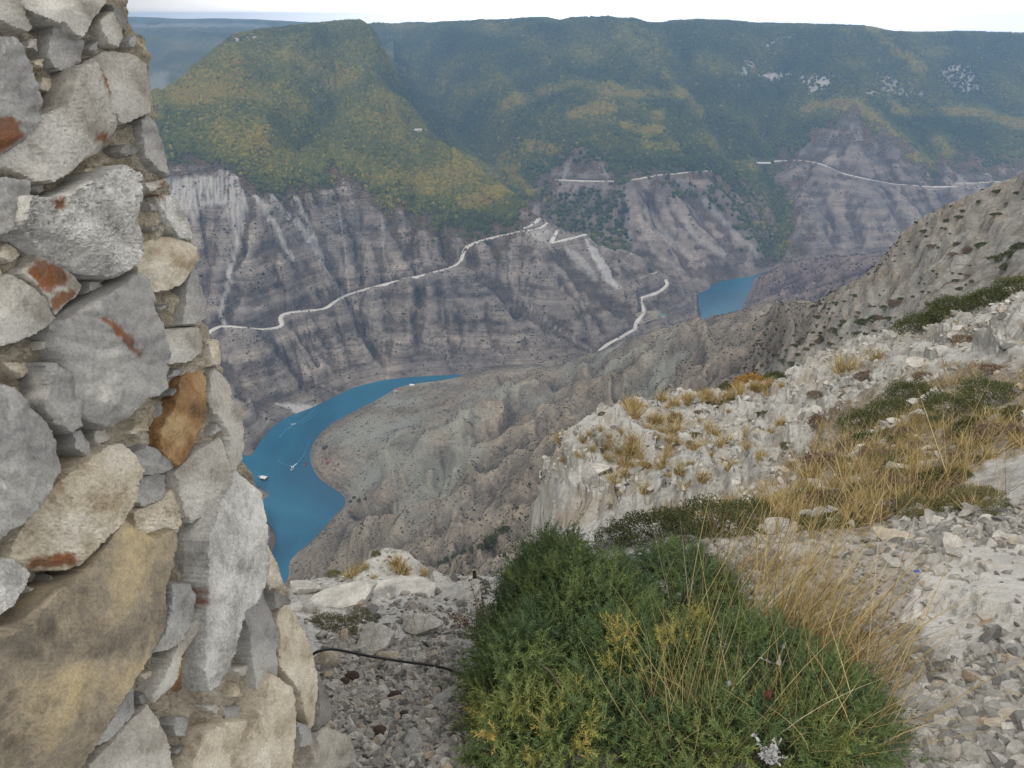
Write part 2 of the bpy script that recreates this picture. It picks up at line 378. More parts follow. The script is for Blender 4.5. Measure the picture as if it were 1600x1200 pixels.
# ---- near bank: the spur in the river bend, the gullied slopes and the rocky slope on the right
N = []
for u, v in ((440, 880), (470, 856), (500, 830), (520, 806), (546, 786), (525, 766), (490, 741), (479, 716), (486, 690), (511, 664), (560, 637),
             (620, 602), (660, 594), (716, 588)):
    a, t = bear(u, v); N.append((a, WZ / t, t))
for u, v, k in ((420, 900, .95), (455, 840, 1.08), (490, 800, 1.08), (505, 780, 1.05), (470, 745, 1.05), (455, 715, 1.05), (465, 685, 1.06), (490, 650, 1.06), (540, 622, 1.06), (600, 592, 1.07), (660, 584, 1.08)):
    a, t = bear(u, v); r = WZ / t; N.append((a, r, (WZ - 30) / r))
for u, v in ((760, 572), (860, 558), (925, 545), (1000, 522), (1080, 497), (1150, 478)):
    a, t = bear(u, v); r = WZ / t; N.append((a, r * 1.03, (WZ - 20) / (r * 1.03)))
for u, v, z in ((762, 577, -572), (815, 574, -556), (870, 573, -540), (930, 552, -502), (1000, 526, -462), (1080, 501, -412), (1150, 484.5, -360), (1200, 472, -318), (1282, 467, -250), (1305, 455, -205),
                (520, 720, -575), (560, 680, -570), (600, 640, -578), (560, 740, -578), (600, 700, -545), (600, 760, -545), (600, 800, -515), (600, 850, -480), (640, 660, -556), (680, 620, -575),
                (550, 830, -555), (550, 880, -520), (480, 870, -585), (470, 910, -560), (480, 960, -500),
                (720, 605, -575), (720, 640, -548), (720, 690, -505), (720, 735, -500), (720, 790, -440), (720, 850, -385), (720, 890, -345), (660, 740, -530), (660, 820, -460), (650, 900, -420),
                (850, 600, -522), (850, 640, -482), (850, 690, -440), (850, 750, -372), (850, 810, -310), (800, 870, -270), (790, 780, -395), (790, 640, -510),
                (930, 580, -470), (930, 630, -420), (930, 680, -350), (1000, 560, -418), (1000, 600, -368), (1000, 650, -300),
                (1100, 535, -335), (1100, 575, -285), (1100, 620, -225), (1200, 505, -240), (1200, 545, -175), (1200, 590, -120), (1200, 640, -90), (1100, 700, -180),
                (1285, 500, -150), (1285, 540, -92), (1290, 590, -60)):
    a, t = bear(u, v); N.append((a, z / t, t))
for u, v, r in ((1340, 437, 480), (1372, 412, 400), (1398, 380, 360), (1412, 358, 345), (1450, 335, 330), (1500, 310, 300), (1560, 286, 275), (1600, 270, 260), (1680, 240, 230), (1760, 210, 210),
                (1360, 470, 250), (1360, 520, 150), (1360, 560, 100), (1440, 380, 250), (1450, 430, 165), (1450, 480, 110), (1450, 530, 75), (1530, 360, 200), (1530, 420, 120), (1530, 470, 80),
                (1610, 330, 170), (1610, 400, 105), (1610, 460, 68), (1740, 300, 140), (1740, 420, 70), (1610, 540, 45), (1450, 620, 50), (1300, 700, 60)):
    a, t = bear(u, v); N.append((a, r, t))
for u, v, r, k in ((1340, 437, 480, -130), (1398, 380, 360, -120), (1450, 335, 330, -90), (1500, 310, 300, -80), (1600, 270, 260, -70), (1760, 210, 210, -70), (1282, 467, 757, -160), (1200, 472, 943, -140)):
    a, t = bear(u, v); N.append((a, r * 1.35, (t * r + k) / (r * 1.35))); N.append((a, r * 2.2, (t * r + 2.6 * k) / (r * 2.2)))
for u, v, z in ((450, 1100, -420), (600, 1000, -380), (800, 1000, -240), (1000, 800, -190), (1000, 1000, -120), (1200, 800, -70), (200, 1000, -470), (-50, 1000, -500), (300, 1000, -500)):
    a, t = bear(u, v); N.append((a, z / t, t))
for u, v, r in ((1150, 640, 1900), (600, 640, 1900), (1500, 640, 1000)):
    N.append((bear(u, v)[0], r, -680. / r))
NEAR = Sheet(N, R(-44), R(46), 40, 1500, 1000, 760)

# ---- low hill beside the far reach of the river
K = []
for u, v, z in ((1192, 430, -600), (1180, 446, -600), (1166, 466, -600), (1158, 484, -600), (1150, 500, -600), (1202, 424, -574), (1220, 411, -554), (1245, 404, -530), (1282, 400, -505), (1340, 396, -480), (1388, 390, -450), (1480, 385, -420), (1700, 380, -400),
                (1200, 450, -578), (1240, 440, -550), (1200, 480, -570), (1290, 440, -510), (1290, 480, -490), (1350, 430, -470), (1420, 440, -430), (1700, 440, -380), (1300, 540, -440), (1180, 540, -590)):
    a, t = bear(u, v); K.append((a, z / t, t))
    if v < 425: K.append((a, z / t * 1.12, (z - 90) / (z / t * 1.12)))
for u, v in ((1140, 430), (1125, 480), (1160, 420), (1120, 540)):
    a, t = bear(u, v); r = WZ / t; K.append((a, r, (WZ - 25) / r))
KNOLL = Sheet(K, R(10), R(40), 900, 2600, 300, 260)

for s, am, fq in ((HILL, .004, 40), (RIDGE, .004, 40), (NEAR, .0025, 24), (KNOLL, .003, 50)):
    land = sstep(WZ, WZ + 40, s.Z)
    s.Z += land * s.r * am * fbm(s.A * fq, np.log(s.r) * fq * .8, o=4)
ridges(NEAR, [(24, 16, [(1090, 520), (1010, 560), (940, 600), (870, 645), (800, 690), (720, 735)]), (-24, 14, [(960, 560), (860, 600), (800, 640), (740, 690), (690, 740), (620, 786), (556, 788)]), (18, 13, [(930, 575), (850, 590), (780, 620), (720, 665), (660, 700)]),
              (20, 16, [(900, 690), (830, 720), (760, 760), (690, 800), (610, 828), (560, 845)]), (-18, 13, [(860, 740), (790, 795), (710, 845), (640, 880)]), (14, 11, [(850, 790), (790, 830), (720, 880)]), (-14, 10, [(1010, 540), (930, 565), (860, 580), (790, 592)]), (-12, 10, [(700, 700), (640, 740), (600, 772)]),
              (-15, 10, [(1200, 505), (1120, 540), (1050, 580), (980, 620)]), (14, 10, [(1230, 515), (1150, 555), (1080, 595), (1020, 635)])])
ridges(HILL, [(-16, 13, [(480, 330), (520, 400), (560, 470), (600, 560)]), (14, 16, [(575, 310), (600, 360), (640, 430)]), (-14, 11, [(690, 360), (705, 395)]), (16, 18, [(840, 356), (850, 430), (900, 520)]), (-15, 12, [(735, 400), (770, 430), (830, 480), (925, 545)]), (-12, 10, [(880, 400), (920, 440), (990, 500)]),
              (12, 14, [(905, 375), (950, 430), (1000, 470)]), (-14, 12, [(390, 320), (360, 420), (345, 500)]), (12, 13, [(420, 310), (440, 400), (450, 470)]), (22, 22, [(480, 60), (450, 130), (400, 230)]), (-20, 18, [(520, 60), (520, 140), (470, 230)]), (20, 20, [(560, 60), (590, 150), (580, 240)]), (-18, 16, [(640, 190), (650, 260), (640, 310)]), (-10, 10, [(430, 530), (480, 590), (530, 612)])])
ridges(RIDGE, [(20, 12, [(980, 295), (1000, 350), (1040, 410)]), (-16, 9, [(1010, 300), (1060, 380), (1085, 420)]), (18, 10, [(1045, 300), (1090, 360), (1140, 405)]), (-16, 8, [(1075, 295), (1130, 350), (1165, 400)]), (16, 10, [(1110, 290), (1160, 345), (1190, 395)]), (-26, 14, [(1200, 200), (1205, 270), (1225, 330), (1205, 410)]),
               (36, 22, [(960, 40), (980, 110), (940, 170)]), (-34, 16, [(1240, 60), (1225, 120), (1200, 190)]), (34, 20, [(1380, 45), (1420, 90), (1470, 150)]), (24, 18, [(1330, 180), (1345, 260), (1370, 340)]), (-18, 14, [(1445, 200), (1470, 280), (1490, 330)]), (-50, 22, [(640, 80), (720, 180), (800, 270)]), (40, 25, [(700, 50), (760, 130), (830, 200)]), (-42, 20, [(860, 60), (830, 130), (850, 230)]), (-42, 18, [(1060, 60), (1090, 150), (1150, 230)])])
acc_h = erode(HILL, 2, k=.012, cap=500, kc=.030, seed=1)
acc_r = erode(RIDGE, 2, k=.012, cap=700, kc=.030, seed=2)
acc_n = erode(NEAR, 2, k=.014, cap=500, kc=.042, jit=.0022, seed=3)
acc_k = erode(KNOLL, 2, k=.010, cap=300, kc=.02, seed=4)
fit_sil(HILL, [(245, 154), (300, 110), (352, 68), (364, 57), (400, 50), (460, 43), (540, 34), (562, 34), (580, 44), (600, 82), (640, 152), (700, 227), (760, 277), (800, 305), (830, 329), (860, 345), (920, 368), (1000, 400), (1045, 424), (1066, 440), (1082, 456), (1092, 474), (1098, 489)], 900, 4200, .16)
fit_sil(RIDGE, [(480, 47), (560, 40), (590, 38), (612, 40), (640, 37), (676, 38), (700, 36), (735, 35), (752, 33), (775, 34), (800, 32), (832, 30), (850, 29), (868, 33), (878, 34), (892, 30), (930, 29), (950, 28), (965, 31), (990, 31), (1012, 38), (1030, 39), (1050, 35), (1090, 33), (1130, 34), (1180, 38), (1230, 39), (1290, 41), (1350, 43), (1375, 48), (1395, 52), (1440, 53), (1500, 51), (1560, 53), (1600, 54), (1700, 54)], 2300, 5100, .10, 4, 2)
fit_sil(NEAR, [(724, 585), (760, 575), (815, 571), (870, 571), (930, 549), (1000, 523), (1080, 498), (1120, 490), (1150, 483), (1200, 470), (1282, 466), (1305, 453), (1340, 436), (1372, 411), (1398, 380), (1410, 360), (1450, 335), (1480, 319), (1560, 286), (1600, 268), (1680, 238), (1760, 210)], 60, 1450, .14)
def terrace(s, mask, per, amp, dip):
    q = (s.Z + dip * s.X + 6 * fbm(s.A * 20, np.log(s.r) * 20, o=3)) / per; fr = q - np.floor(q)
    s.Z += mask * amp * (sstep(.55, .95, fr) - fr) * sstep(WZ + 5, WZ + 40, s.Z)
print("sheets", round(time.time() - T00, 1))

# ------------------------------------------------------------------ what grows and lies where on the far bank (surveyed outlines)
FOREST_H = [(150, 275), (300, 240), (330, 256), (372, 276), (398, 296), (455, 302), (505, 280), (530, 270), (560, 284), (612, 312), (682, 348), (742, 368), (790, 352), (808, 328), (850, 322), (900, 300), (900, -90), (150, -90)]
FOREST_R = [(560, 340), (842, 305), (868, 252), (900, 240), (955, 250), (972, 282), (1012, 275), (1100, 266), (1172, 300), (1200, 335), (1216, 400), (1230, 400), (1238, 345), (1222, 290), (1192, 264), (1212, 246), (1242, 236), (1272, 207),
            (1330, 178), (1352, 196), (1400, 216), (1450, 262), (1500, 258), (1640, 245), (1800, 240), (1800, -90), (560, -90)]
PALE_H = [([(355, 62), (362, 53), (392, 50), (412, 52), (408, 60), (392, 66), (376, 70)], .9), ([(290, 236), (306, 216), (318, 222), (314, 240)], .7), ([(400, 232), (415, 232), (412, 240)], .6),
          ([(255, 282), (300, 276), (330, 270), (345, 258), (352, 262), (372, 272), (382, 300), (388, 330), (376, 372), (366, 366), (350, 320), (322, 318), (304, 340), (270, 320)], .75),
          ([(505, 300), (530, 288), (546, 292), (530, 302)], .8), ([(520, 270), (545, 280), (540, 286)], .7)]
SCREE_H = [([(398, 302), (416, 328), (432, 352), (444, 380), (458, 405)], 4.5), ([(425, 305), (446, 330), (470, 352), (488, 378), (502, 402)], 6), ([(462, 306), (476, 330), (484, 356), (500, 398)], 5), ([(372, 372), (360, 420), (350, 460), (344, 490), (352, 506)], 4),
           ([(500, 402), (530, 450), (556, 486), (585, 530), (606, 562), (608, 590)], 2.6), ([(528, 320), (540, 395)], 2), ([(540, 392), (545, 470)], 1.8), ([(800, 372), (796, 410), (800, 440)], 3), ([(800, 440), (830, 480), (880, 518), (925, 548)], 2.5),
           ([(598, 330), (600, 395), (612, 440)], 2), ([(640, 348), (650, 395)], 1.6), ([(430, 530), (470, 570), (500, 600), (530, 615)], 1.8), ([(690, 480), (700, 560)], 1.6)]
SCREEP_H = [([(914, 372), (932, 384), (946, 410), (964, 440), (975, 452), (958, 446), (940, 428), (924, 396)], .85), ([(820, 362), (850, 352), (868, 362), (860, 388), (838, 372)], .5), ([(430, 628), (470, 632), (494, 634), (478, 642), (464, 646)], .95), ([(880, 380), (905, 392), (935, 432), (925, 432), (895, 405)], .5)]
PALE_R = [([(1150, 112), (1166, 92), (1180, 100), (1176, 112), (1166, 122)], .8), ([(1190, 70), (1240, 52), (1244, 58), (1196, 80)], .7), ([(1152, 132), (1164, 124), (1166, 146)], .7), ([(1174, 116), (1244, 110), (1240, 122), (1206, 128)], .95),
          ([(1246, 118), (1304, 118), (1300, 134), (1268, 148), (1250, 132)], .9), ([(1352, 140), (1372, 116), (1408, 122), (1400, 134), (1448, 146), (1446, 154), (1404, 152), (1352, 152)], .7), ([(1462, 112), (1514, 96), (1532, 142), (1500, 146), (1470, 130)], .75), ([(1436, 72), (1444, 102), (1430, 90)], .5),
          ([(1450, 60), (1470, 56), (1460, 68)], .6), ([(1520, 74), (1544, 70), (1540, 92)], .55), ([(1110, 82), (1136, 80), (1134, 85)], .8), ([(690, 205), (700, 212), (696, 220)], .5), ([(948, 26), (962, 28), (956, 31)], .5),
          ([(1012, 60), (1024, 62), (1022, 68)], .5), ([(640, 150), (650, 158), (644, 166)], .6), ([(575, 45), (590, 60), (584, 64)], .5)]
SCREE_R = [([(978, 300), (984, 330), (984, 372)], 7), ([(1050, 320), (1090, 372), (1130, 396)], 6), ([(1012, 330), (1050, 378), (1080, 400)], 6), ([(1100, 310), (1150, 366), (1180, 392)], 5), ([(996, 340), (1020, 390), (1060, 420)], 5), ([(890, 250), (880, 278)], 5), ([(930, 240), (950, 276)], 5),
           ([(1480, 262), (1510, 284)], 4), ([(1530, 262), (1560, 284)], 4), ([(1270, 215), (1250, 240)], 4)]
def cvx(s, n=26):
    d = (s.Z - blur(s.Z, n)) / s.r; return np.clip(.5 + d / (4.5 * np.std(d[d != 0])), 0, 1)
def masks(s, forest, pale, scree, seed, screep=()):
    u, v = s.uv(); d = polydist(u, v, forest); vis = (s.Z > WZ - 5)
    n = fbm(u / 28 + seed, v / 14, o=4); n2 = fbm(u / 9, v / 6 + seed, o=3)
    n4 = fbm(u / 70, v / 30 + seed, o=3); f = sstep(-5, 9, d + 22 * n + 26 * n4 + 26 * (.5 - cvx(s)))
    fl_ = sstep(-48, 2, d + 30 * n + 20 * n4 + 40 * (.5 - cvx(s))); strk = sstep(-.4, .2, fbm(u / 4.2, v / 24 + seed, o=3))
    p = np.zeros_like(u)
    for poly, a in pale: p = np.maximum(p, a * sstep(-2.5, 2.5, polydist(u, v, poly) + 5 * n2))
    p = p * ((.25 + .75 * strk) if seed == 3 else (.65 + .35 * strk))
    for poly, a in screep: p = np.maximum(p, a * sstep(-1.5, 1.5, polydist(u, v, poly) + 3 * n2))
    for kk, (line, wd) in enumerate(scree): p = np.maximum(p, (.85 if seed == 3 and kk < 4 else .42) * (.55 + .45 * sstep(-.3, .3, n2 + n)) * sstep(1.0, .35, linedist(u + 6 * n2, v, line) / (wd * (1.35 if kk < 4 else 1.1)) * (1 + .8 * np.abs(n))))
    return u, v, f, p, np.maximum(f, fl_)
uH, vH, fH, pH, gH = masks(HILL, FOREST_H, PALE_H, SCREE_H, 3, SCREEP_H)
uR, vR, fR, pR, gR = masks(RIDGE, FOREST_R, PALE_R, SCREE_R, 11)
fR = np.maximum(fR, .45 * sstep(-8, 8, polydist(uR, vR, [(845, 300), (975, 296), (990, 400), (940, 400), (850, 345)])))
fR = np.maximum(fR, .35 * sstep(-8, 8, polydist(uR, vR, [(1000, 285), (1180, 290), (1225, 400), (1190, 402), (1120, 330)])))
terrace(HILL, (1 - fH) * .9, 17, 5.5, .03)
terrace(HILL, (1 - fH), 47, 9, .02)
terrace(RIDGE, (1 - fR), 22, 5, .02)
terrace(KNOLL, 1.0, 26, 3.5, .1)

# ---- road benches cut into the slopes
ROADS_H = [[(322, 524), (332, 514), (345, 509), (372, 511), (412, 515), (432, 512), (446, 508), (436, 500), (433, 495), (446, 489), (470, 486), (508, 483), (522, 472), (540, 461), (570, 452), (612, 441), (660, 430), (706, 418), (722, 408), (722, 398), (728, 384), (746, 377), (790, 366), (818, 360), (842, 358), (854, 350), (850, 342)],
           [(818, 357), (838, 348), (842, 340)],
           [(862, 388), (858, 380), (866, 370), (871, 360)], [(860, 380), (880, 375), (902, 370), (915, 366)], [(918, 370), (930, 383), (960, 388), (990, 398)],
           [(1018, 428), (1040, 422), (1046, 419)], [(1040, 437), (1046, 442), (1032, 455), (1012, 462), (998, 466), (1002, 474), (1008, 482), (1004, 492), (994, 502), (992, 514)], [(992, 514), (968, 528), (948, 538), (935, 550)],
           [(820, 318), (832, 312), (830, 306)]]
ROADS_R = [[(868, 281), (920, 283), (972, 283), (1000, 279), (1022, 274), (1060, 271), (1096, 267), (1120, 266)], [(1184, 254), (1198, 252), (1222, 251), (1246, 250), (1272, 253), (1290, 259), (1320, 272), (1360, 281), (1400, 288), (1450, 291.5), (1492, 291)], [(1492, 286), (1520, 286), (1550, 284), (1580, 284)]]
def draw_road(s, lines, half, raise_):
    out = []
    for L in lines:
        P = np.array([s.hit(u, v) for u, v in L]); seg = np.linalg.norm(np.diff(P[:, :2], axis=0), axis=1); t = np.concatenate([[0], np.cumsum(seg)])
        n = max(6, int(t[-1] / 7)); q = np.linspace(0, t[-1], n)
        Q = np.stack([np.interp(q, t, P[:, k]) for k in range(3)], 1)
        for _ in range(3): Q[1:-1] = .25 * Q[:-2] + .5 * Q[1:-1] + .25 * Q[2:]
        out.append(Q)
    XY = np.stack([s.X, s.Y], -1)
    for Q in out:
        lo, hi = Q[:, :2].min(0) - 40, Q[:, :2].max(0) + 40
        m = ((XY > lo) & (XY < hi)).all(-1); idx = np.argwhere(m); pts = XY[m]
        for i in range(0, len(pts), 4000):
            D = np.linalg.norm(pts[i:i + 4000, None] - Q[None, :, :2], axis=-1); j = D.argmin(1); d = D.min(1)
            wgt = sstep(half * 3.2, half * 1.1, d); ii = idx[i:i + 4000]
            s.Z[ii[:, 0], ii[:, 1]] = s.Z[ii[:, 0], ii[:, 1]] * (1 - wgt) + (Q[j, 2] - .25) * wgt
    V, Fc = [], []
    for k, Q in enumerate(out):
        tg = np.gradient(Q[:, :2], axis=0); tg /= np.linalg.norm(tg, axis=1)[:, None] + 1e-9; nn = np.stack([-tg[:, 1], tg[:, 0]], 1)
        hw = half * (1 + .25 * np.array([perlin(i * .21, k * 3.1) for i in range(len(Q))]))[:, None]
        rows = []
        for sgn, e in ((-1, 1.35), (-1, 1), (0, 0), (1, 1), (1, 1.35)):
            p = np.concatenate([Q[:, :2] + sgn * e * hw * nn, Q[:, 2:] + raise_ + (-3.5 if e > 1.1 else 0)], 1); rows.append(p)
        G = np.stack(rows, 1); b = sum(len(x) for x in V); V.append(G.reshape(-1, 3)); Fc.append(grid_faces(len(Q), 5) + b)
    return np.concatenate(V), np.concatenate(Fc), out
m = Mat("pale_gravel_track", .95, .1)
MROAD = m.base(m.ramp(m.noise(.08, 5), [(.3, (.46, .425, .38)), (.7, (.62, .585, .53))]))
V1, F1, QH = draw_road(HILL, ROADS_H, 3.7, .6)
link("road", np_mesh("road", V1, F1, MROAD), kind="structure")
V1, F1, QR = draw_road(RIDGE, ROADS_R, 4.4, .7)
link("road", np_mesh("road", V1, F1, MROAD), kind="structure")

def canyon_mat(name, lo, hi, strata=.5, speck=.22, pale=(.53, .495, .45), bumpd=2.0, grain=.06, tint=None, fine=False, cvs=((.58, .53, .51), (.90, .87, .85), (1.22, 1.20, 1.18))):
    m = Mat(name, .95, .05)
    n1 = m.noise(.012, 6, .6); n2 = m.noise(grain, 5, .65)
    c = m.ramp(m.math('ADD', m.math('MULTIPLY', n1, .6), m.math('MULTIPLY', n2, .4)), [(.34, lo), (.5, tuple((a + b) / 2 for a, b in zip(lo, hi))), (.66, hi)])
    st = m.noise(1.0, 3, .7, stretch=(.0016, .0016, .075), dist=.4)
    c = m.mix(strata, c, m.ramp(st, [(.3, (.32, .32, .34)), (.44, (.55, .53, .53)), (.52, (.8, .78, .76)), (.68, (1.05, 1.0, .97))]), 'MULTIPLY')
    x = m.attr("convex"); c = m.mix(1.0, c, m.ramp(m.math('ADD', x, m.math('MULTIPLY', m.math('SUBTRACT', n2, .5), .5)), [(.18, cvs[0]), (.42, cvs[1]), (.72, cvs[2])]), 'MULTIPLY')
    st2 = m.noise(1.0, 2, .6, stretch=(.004, .004, .30), dist=.25); c = m.mix(strata * .8, c, m.ramp(st2, [(.36, (.66, .65, .65)), (.5, (1, 1, 1)), (.64, (1.2, 1.18, 1.15))]), 'MULTIPLY')
    st3 = m.noise(1.0, 2, .5, stretch=(.0025, .0025, .11), dist=.15); c = m.mix(strata * 1.4 if strata < .6 else .8, c, m.ramp(st3, [(.36, (1, 1, 1)), (.385, (.52, .51, .52)), (.41, (1, 1, 1)), (.49, (1.12, 1.11, 1.08)), (.505, (.60, .59, .59)), (.525, (1.06, 1.05, 1.04)), (.60, (1, 1, 1)), (.615, (.55, .54, .54)), (.64, (1.1, 1.08, 1.06))]), 'MULTIPLY')
    g = m.attr("gully"); c = m.mix(m.math('MULTIPLY', g, .22), c, tuple(min(1, x * 1.5) for x in hi))
    zn = m.noise(.0045, 3, .6, dist=.6); c = m.mix(.75, c, m.ramp(zn, [(.36, (.74, .72, .76)), (.46, (.92, .89, .88)), (.55, (1.14, 1.06, .99)), (.66, (.98, .98, .96))]), 'MULTIPLY')
    wd = m.ramp(m.vor(speck * 1.6), [(.12, 1.0), (.26, 0.0)]); c = m.mix(m.math('MULTIPLY', wd, m.ramp(m.noise(.011, 4), [(.42, 0.0), (.6, .8)])), c, tuple(min(1, x * 1.55) for x in hi))
    if tint: c = m.mix(m.ramp(m.noise(.006, 3), [(.5, 0.0), (.62, .6)]), c, tint)
    vd = m.ramp(m.vor(speck), [(.16, 1.0), (.34, 0.0)]); dens = m.ramp(m.noise(.02, 4), [(.38, 0.0), (.55, .85)])
    c = m.mix(m.math('MULTIPLY', vd, dens), c, (.05, .046, .036))
    p = m.attr("pale"); c = m.mix(p, c, m.ramp(n2, [(.3, tuple(x * .75 for x in pale)), (.7, pale)]))
    f = m.attr("forest"); fl = m.ramp(m.noise(.03, 5, .6), [(.3, (.060, .045, .036)), (.5, (.072, .058, .040)), (.7, (.105, .085, .05))])
    c = m.mix(m.math('MULTIPLY', f, m.math('SUBTRACT', 1.0, p)), c, fl)
    if fine:
        n3 = m.noise(1.1, 6, .7); c = m.mix(.85, c, m.ramp(n3, [(.3, (.62, .61, .60)), (.5, (1, 1, 1)), (.7, (1.32, 1.31, 1.28))]), 'MULTIPLY')
        bb = m.bump(n3, .9, .8); m.bump(n2, .6, 2.0, bb); return m.base(c)
    m.bump(m.math('ADD', n2, m.math('MULTIPLY', m.noise(grain * 5, 4), .5)), .7, bumpd)
    return m.base(c)
MHILL = canyon_mat("canyon_slope", (.090, .080, .073), (.315, .288, .252))
MRIDGE = canyon_mat("far_slope", (.10, .086, .078), (.305, .268, .235), .35, .16, bumpd=3)
def gl(acc, cap): return np.clip((np.log(acc + 1) - 2.5) / math.log(cap), 0, 1) ** 1.5
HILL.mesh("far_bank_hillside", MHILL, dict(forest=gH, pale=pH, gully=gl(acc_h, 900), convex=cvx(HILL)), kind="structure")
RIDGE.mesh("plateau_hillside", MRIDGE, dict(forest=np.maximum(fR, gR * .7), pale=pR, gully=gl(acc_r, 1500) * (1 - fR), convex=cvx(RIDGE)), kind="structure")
z0 = np.zeros(KNOLL.Z.shape)
MKNOLL = canyon_mat("low_hill_earth", (.16, .125, .11), (.28, .225, .20), .5, .16)
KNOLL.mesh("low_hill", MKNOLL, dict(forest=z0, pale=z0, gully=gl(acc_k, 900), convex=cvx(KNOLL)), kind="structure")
uN, vN = NEAR.uv()
nN = fbm(NEAR.A * 30, np.log(NEAR.r) * 20, o=4)
pale_n = sstep(460, 200, NEAR.r) * .8 * sstep(-.3, .5, nN + .25)
brown = [(700, 575), (760, 572), (870, 572), (860, 600), (760, 612), (700, 604)], [(1180, 470), (1280, 466), (1260, 486), (1170, 498)], [(660, 900), (850, 830), (860, 900), (700, 940)]
bn = np.zeros_like(uN)
for b in brown: bn = np.maximum(bn, sstep(-8, 10, polydist(uN, vN, b) + 14 * nN))
nb_ = sstep(520, 260, NEAR.r)
NEAR.Z += nb_ * NEAR.r * (.014 * (fbm(NEAR.X / 18, NEAR.Y / 18, NEAR.Z / 18, o=7, gain=.58, ridged=True) - .3) + .008 * fbm(NEAR.X / 3, NEAR.Y / 3, NEAR.Z / 3, o=5, gain=.6, ridged=True))
q_ = (NEAR.Z + .62 * NEAR.X - .2 * NEAR.Y + 2.2 * fbm(NEAR.X / 20, NEAR.Y / 20, o=3)) / 7.0; q_ -= np.floor(q_)
NEAR.Z += nb_ * 2.4 * np.clip(NEAR.r / 200, .3, 1.5) * (sstep(.5, .95, q_) - q_)
for (p1_, p2_, per_, am_) in ((.55, .1, 58., 9.), (.35, .3, 29., 4.)):       # beds that run slantwise over the gullied spur
    q_ = (NEAR.Z + p1_ * NEAR.X * .5 - p2_ * NEAR.Y * .5 + 16 * fbm(NEAR.X / 160, NEAR.Y / 160, o=3)) / per_; q_ -= np.floor(q_)
    NEAR.Z += (1 - nb_) * am_ * (sstep(.6, .95, q_) - q_) * sstep(WZ + 8, WZ + 60, NEAR.Z) * sstep(-.3, .3, fbm(NEAR.X / 300 + per_, NEAR.Y / 300, o=2))
terrace(NEAR, sstep(900, 300, NEAR.r), 13, 2.6, .25)
terrace(NEAR, sstep(1300, 900, NEAR.r) * .8 + .2, 34, 5, .15)
fit_sil(NEAR, [(1282, 466), (1305, 453), (1340, 436), (1372, 411), (1398, 380), (1410, 360), (1450, 335), (1480, 319), (1560, 286), (1600, 268), (1680, 238), (1760, 210)], 60, 1450, .14, 2, 12)
m = None
MNEAR = canyon_mat("near_slope", (.168, .148, .120), (.36, .325, .265), .42, .45, (.44, .43, .395), .8, .16, tint=(.30, .31, .26), fine=True, cvs=((.44, .42, .41), (.84, .83, .82), (1.34, 1.31, 1.25)))
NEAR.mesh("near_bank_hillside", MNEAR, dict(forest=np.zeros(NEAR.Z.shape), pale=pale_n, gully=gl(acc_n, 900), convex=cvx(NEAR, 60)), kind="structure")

# ---- distant mountains to the left
D = []
for u, crest in ((-100, 25), (60, 25), (200, 24), (255, 26), (282, 30), (340, 27), (400, 29), (470, 33), (600, 36)):
    D += [(bear(u, 36)[0], 5600, bear(u, 42)[1]), (bear(u, 36)[0], 6200, bear(u, crest)[1]), (bear(u, 36)[0], 6900, bear(u, 60)[1])]
for u, vs in ((-100, (300, 210, 130, 60, 40)), (60, (290, 200, 120, 58, 38)), (200, (280, 180, 100, 46, 38)), (240, (240, 160, 90, 40, 37)), (300, (180, 130, 90, 48, 44)), (345, (130, 100, 80, 50, 46)), (400, (100, 80, 66, 52, 48)), (470, (90, 80, 66, 56, 50)), (600, (90, 80, 66, 56, 50))):
    for v, r in zip(vs, (2900, 3400, 3900, 4600, 5200)): D.append((*bear(u, v)[:1], r, bear(u, v)[1]))
MOUNT = Sheet(D, R(-50), R(-8), 2600, 6900, 340, 240)
MOUNT.Z += MOUNT.r * .012 * fbm(MOUNT.A * 34, np.log(MOUNT.r) * 30, o=4) * sstep(6200, 5400, MOUNT.r)
erode(MOUNT, 2, k=.02, cap=300, floor=-9000, kc=.04, st=3)
m = Mat("distant_woods", .95, .05)
c = m.ramp(m.noise(.004, 6, .65), [(.35, (.05, .06, .03)), (.55, (.10, .10, .05)), (.7, (.17, .145, .08))])
c = m.mix(m.attr("pale"), c, (.42, .39, .35)); m.bump(m.noise(.02, 5, .7), .8, 8)
ud, vd = MOUNT.uv()
pd = .35 * sstep(-6, 6, polydist(ud, vd, [(222, 118), (262, 112), (258, 150), (224, 152)]) + 14 * fbm(ud / 8, vd / 8, o=3)) + .35 * sstep(-1, 2, polydist(ud, vd, [(200, 38), (300, 36), (420, 38), (420, 43), (200, 43)]) + 4 * fbm(ud / 14, vd / 4, o=2))
MOUNT.mesh("distant_mountains", m.base(c), dict(pale=pd), kind="structure")

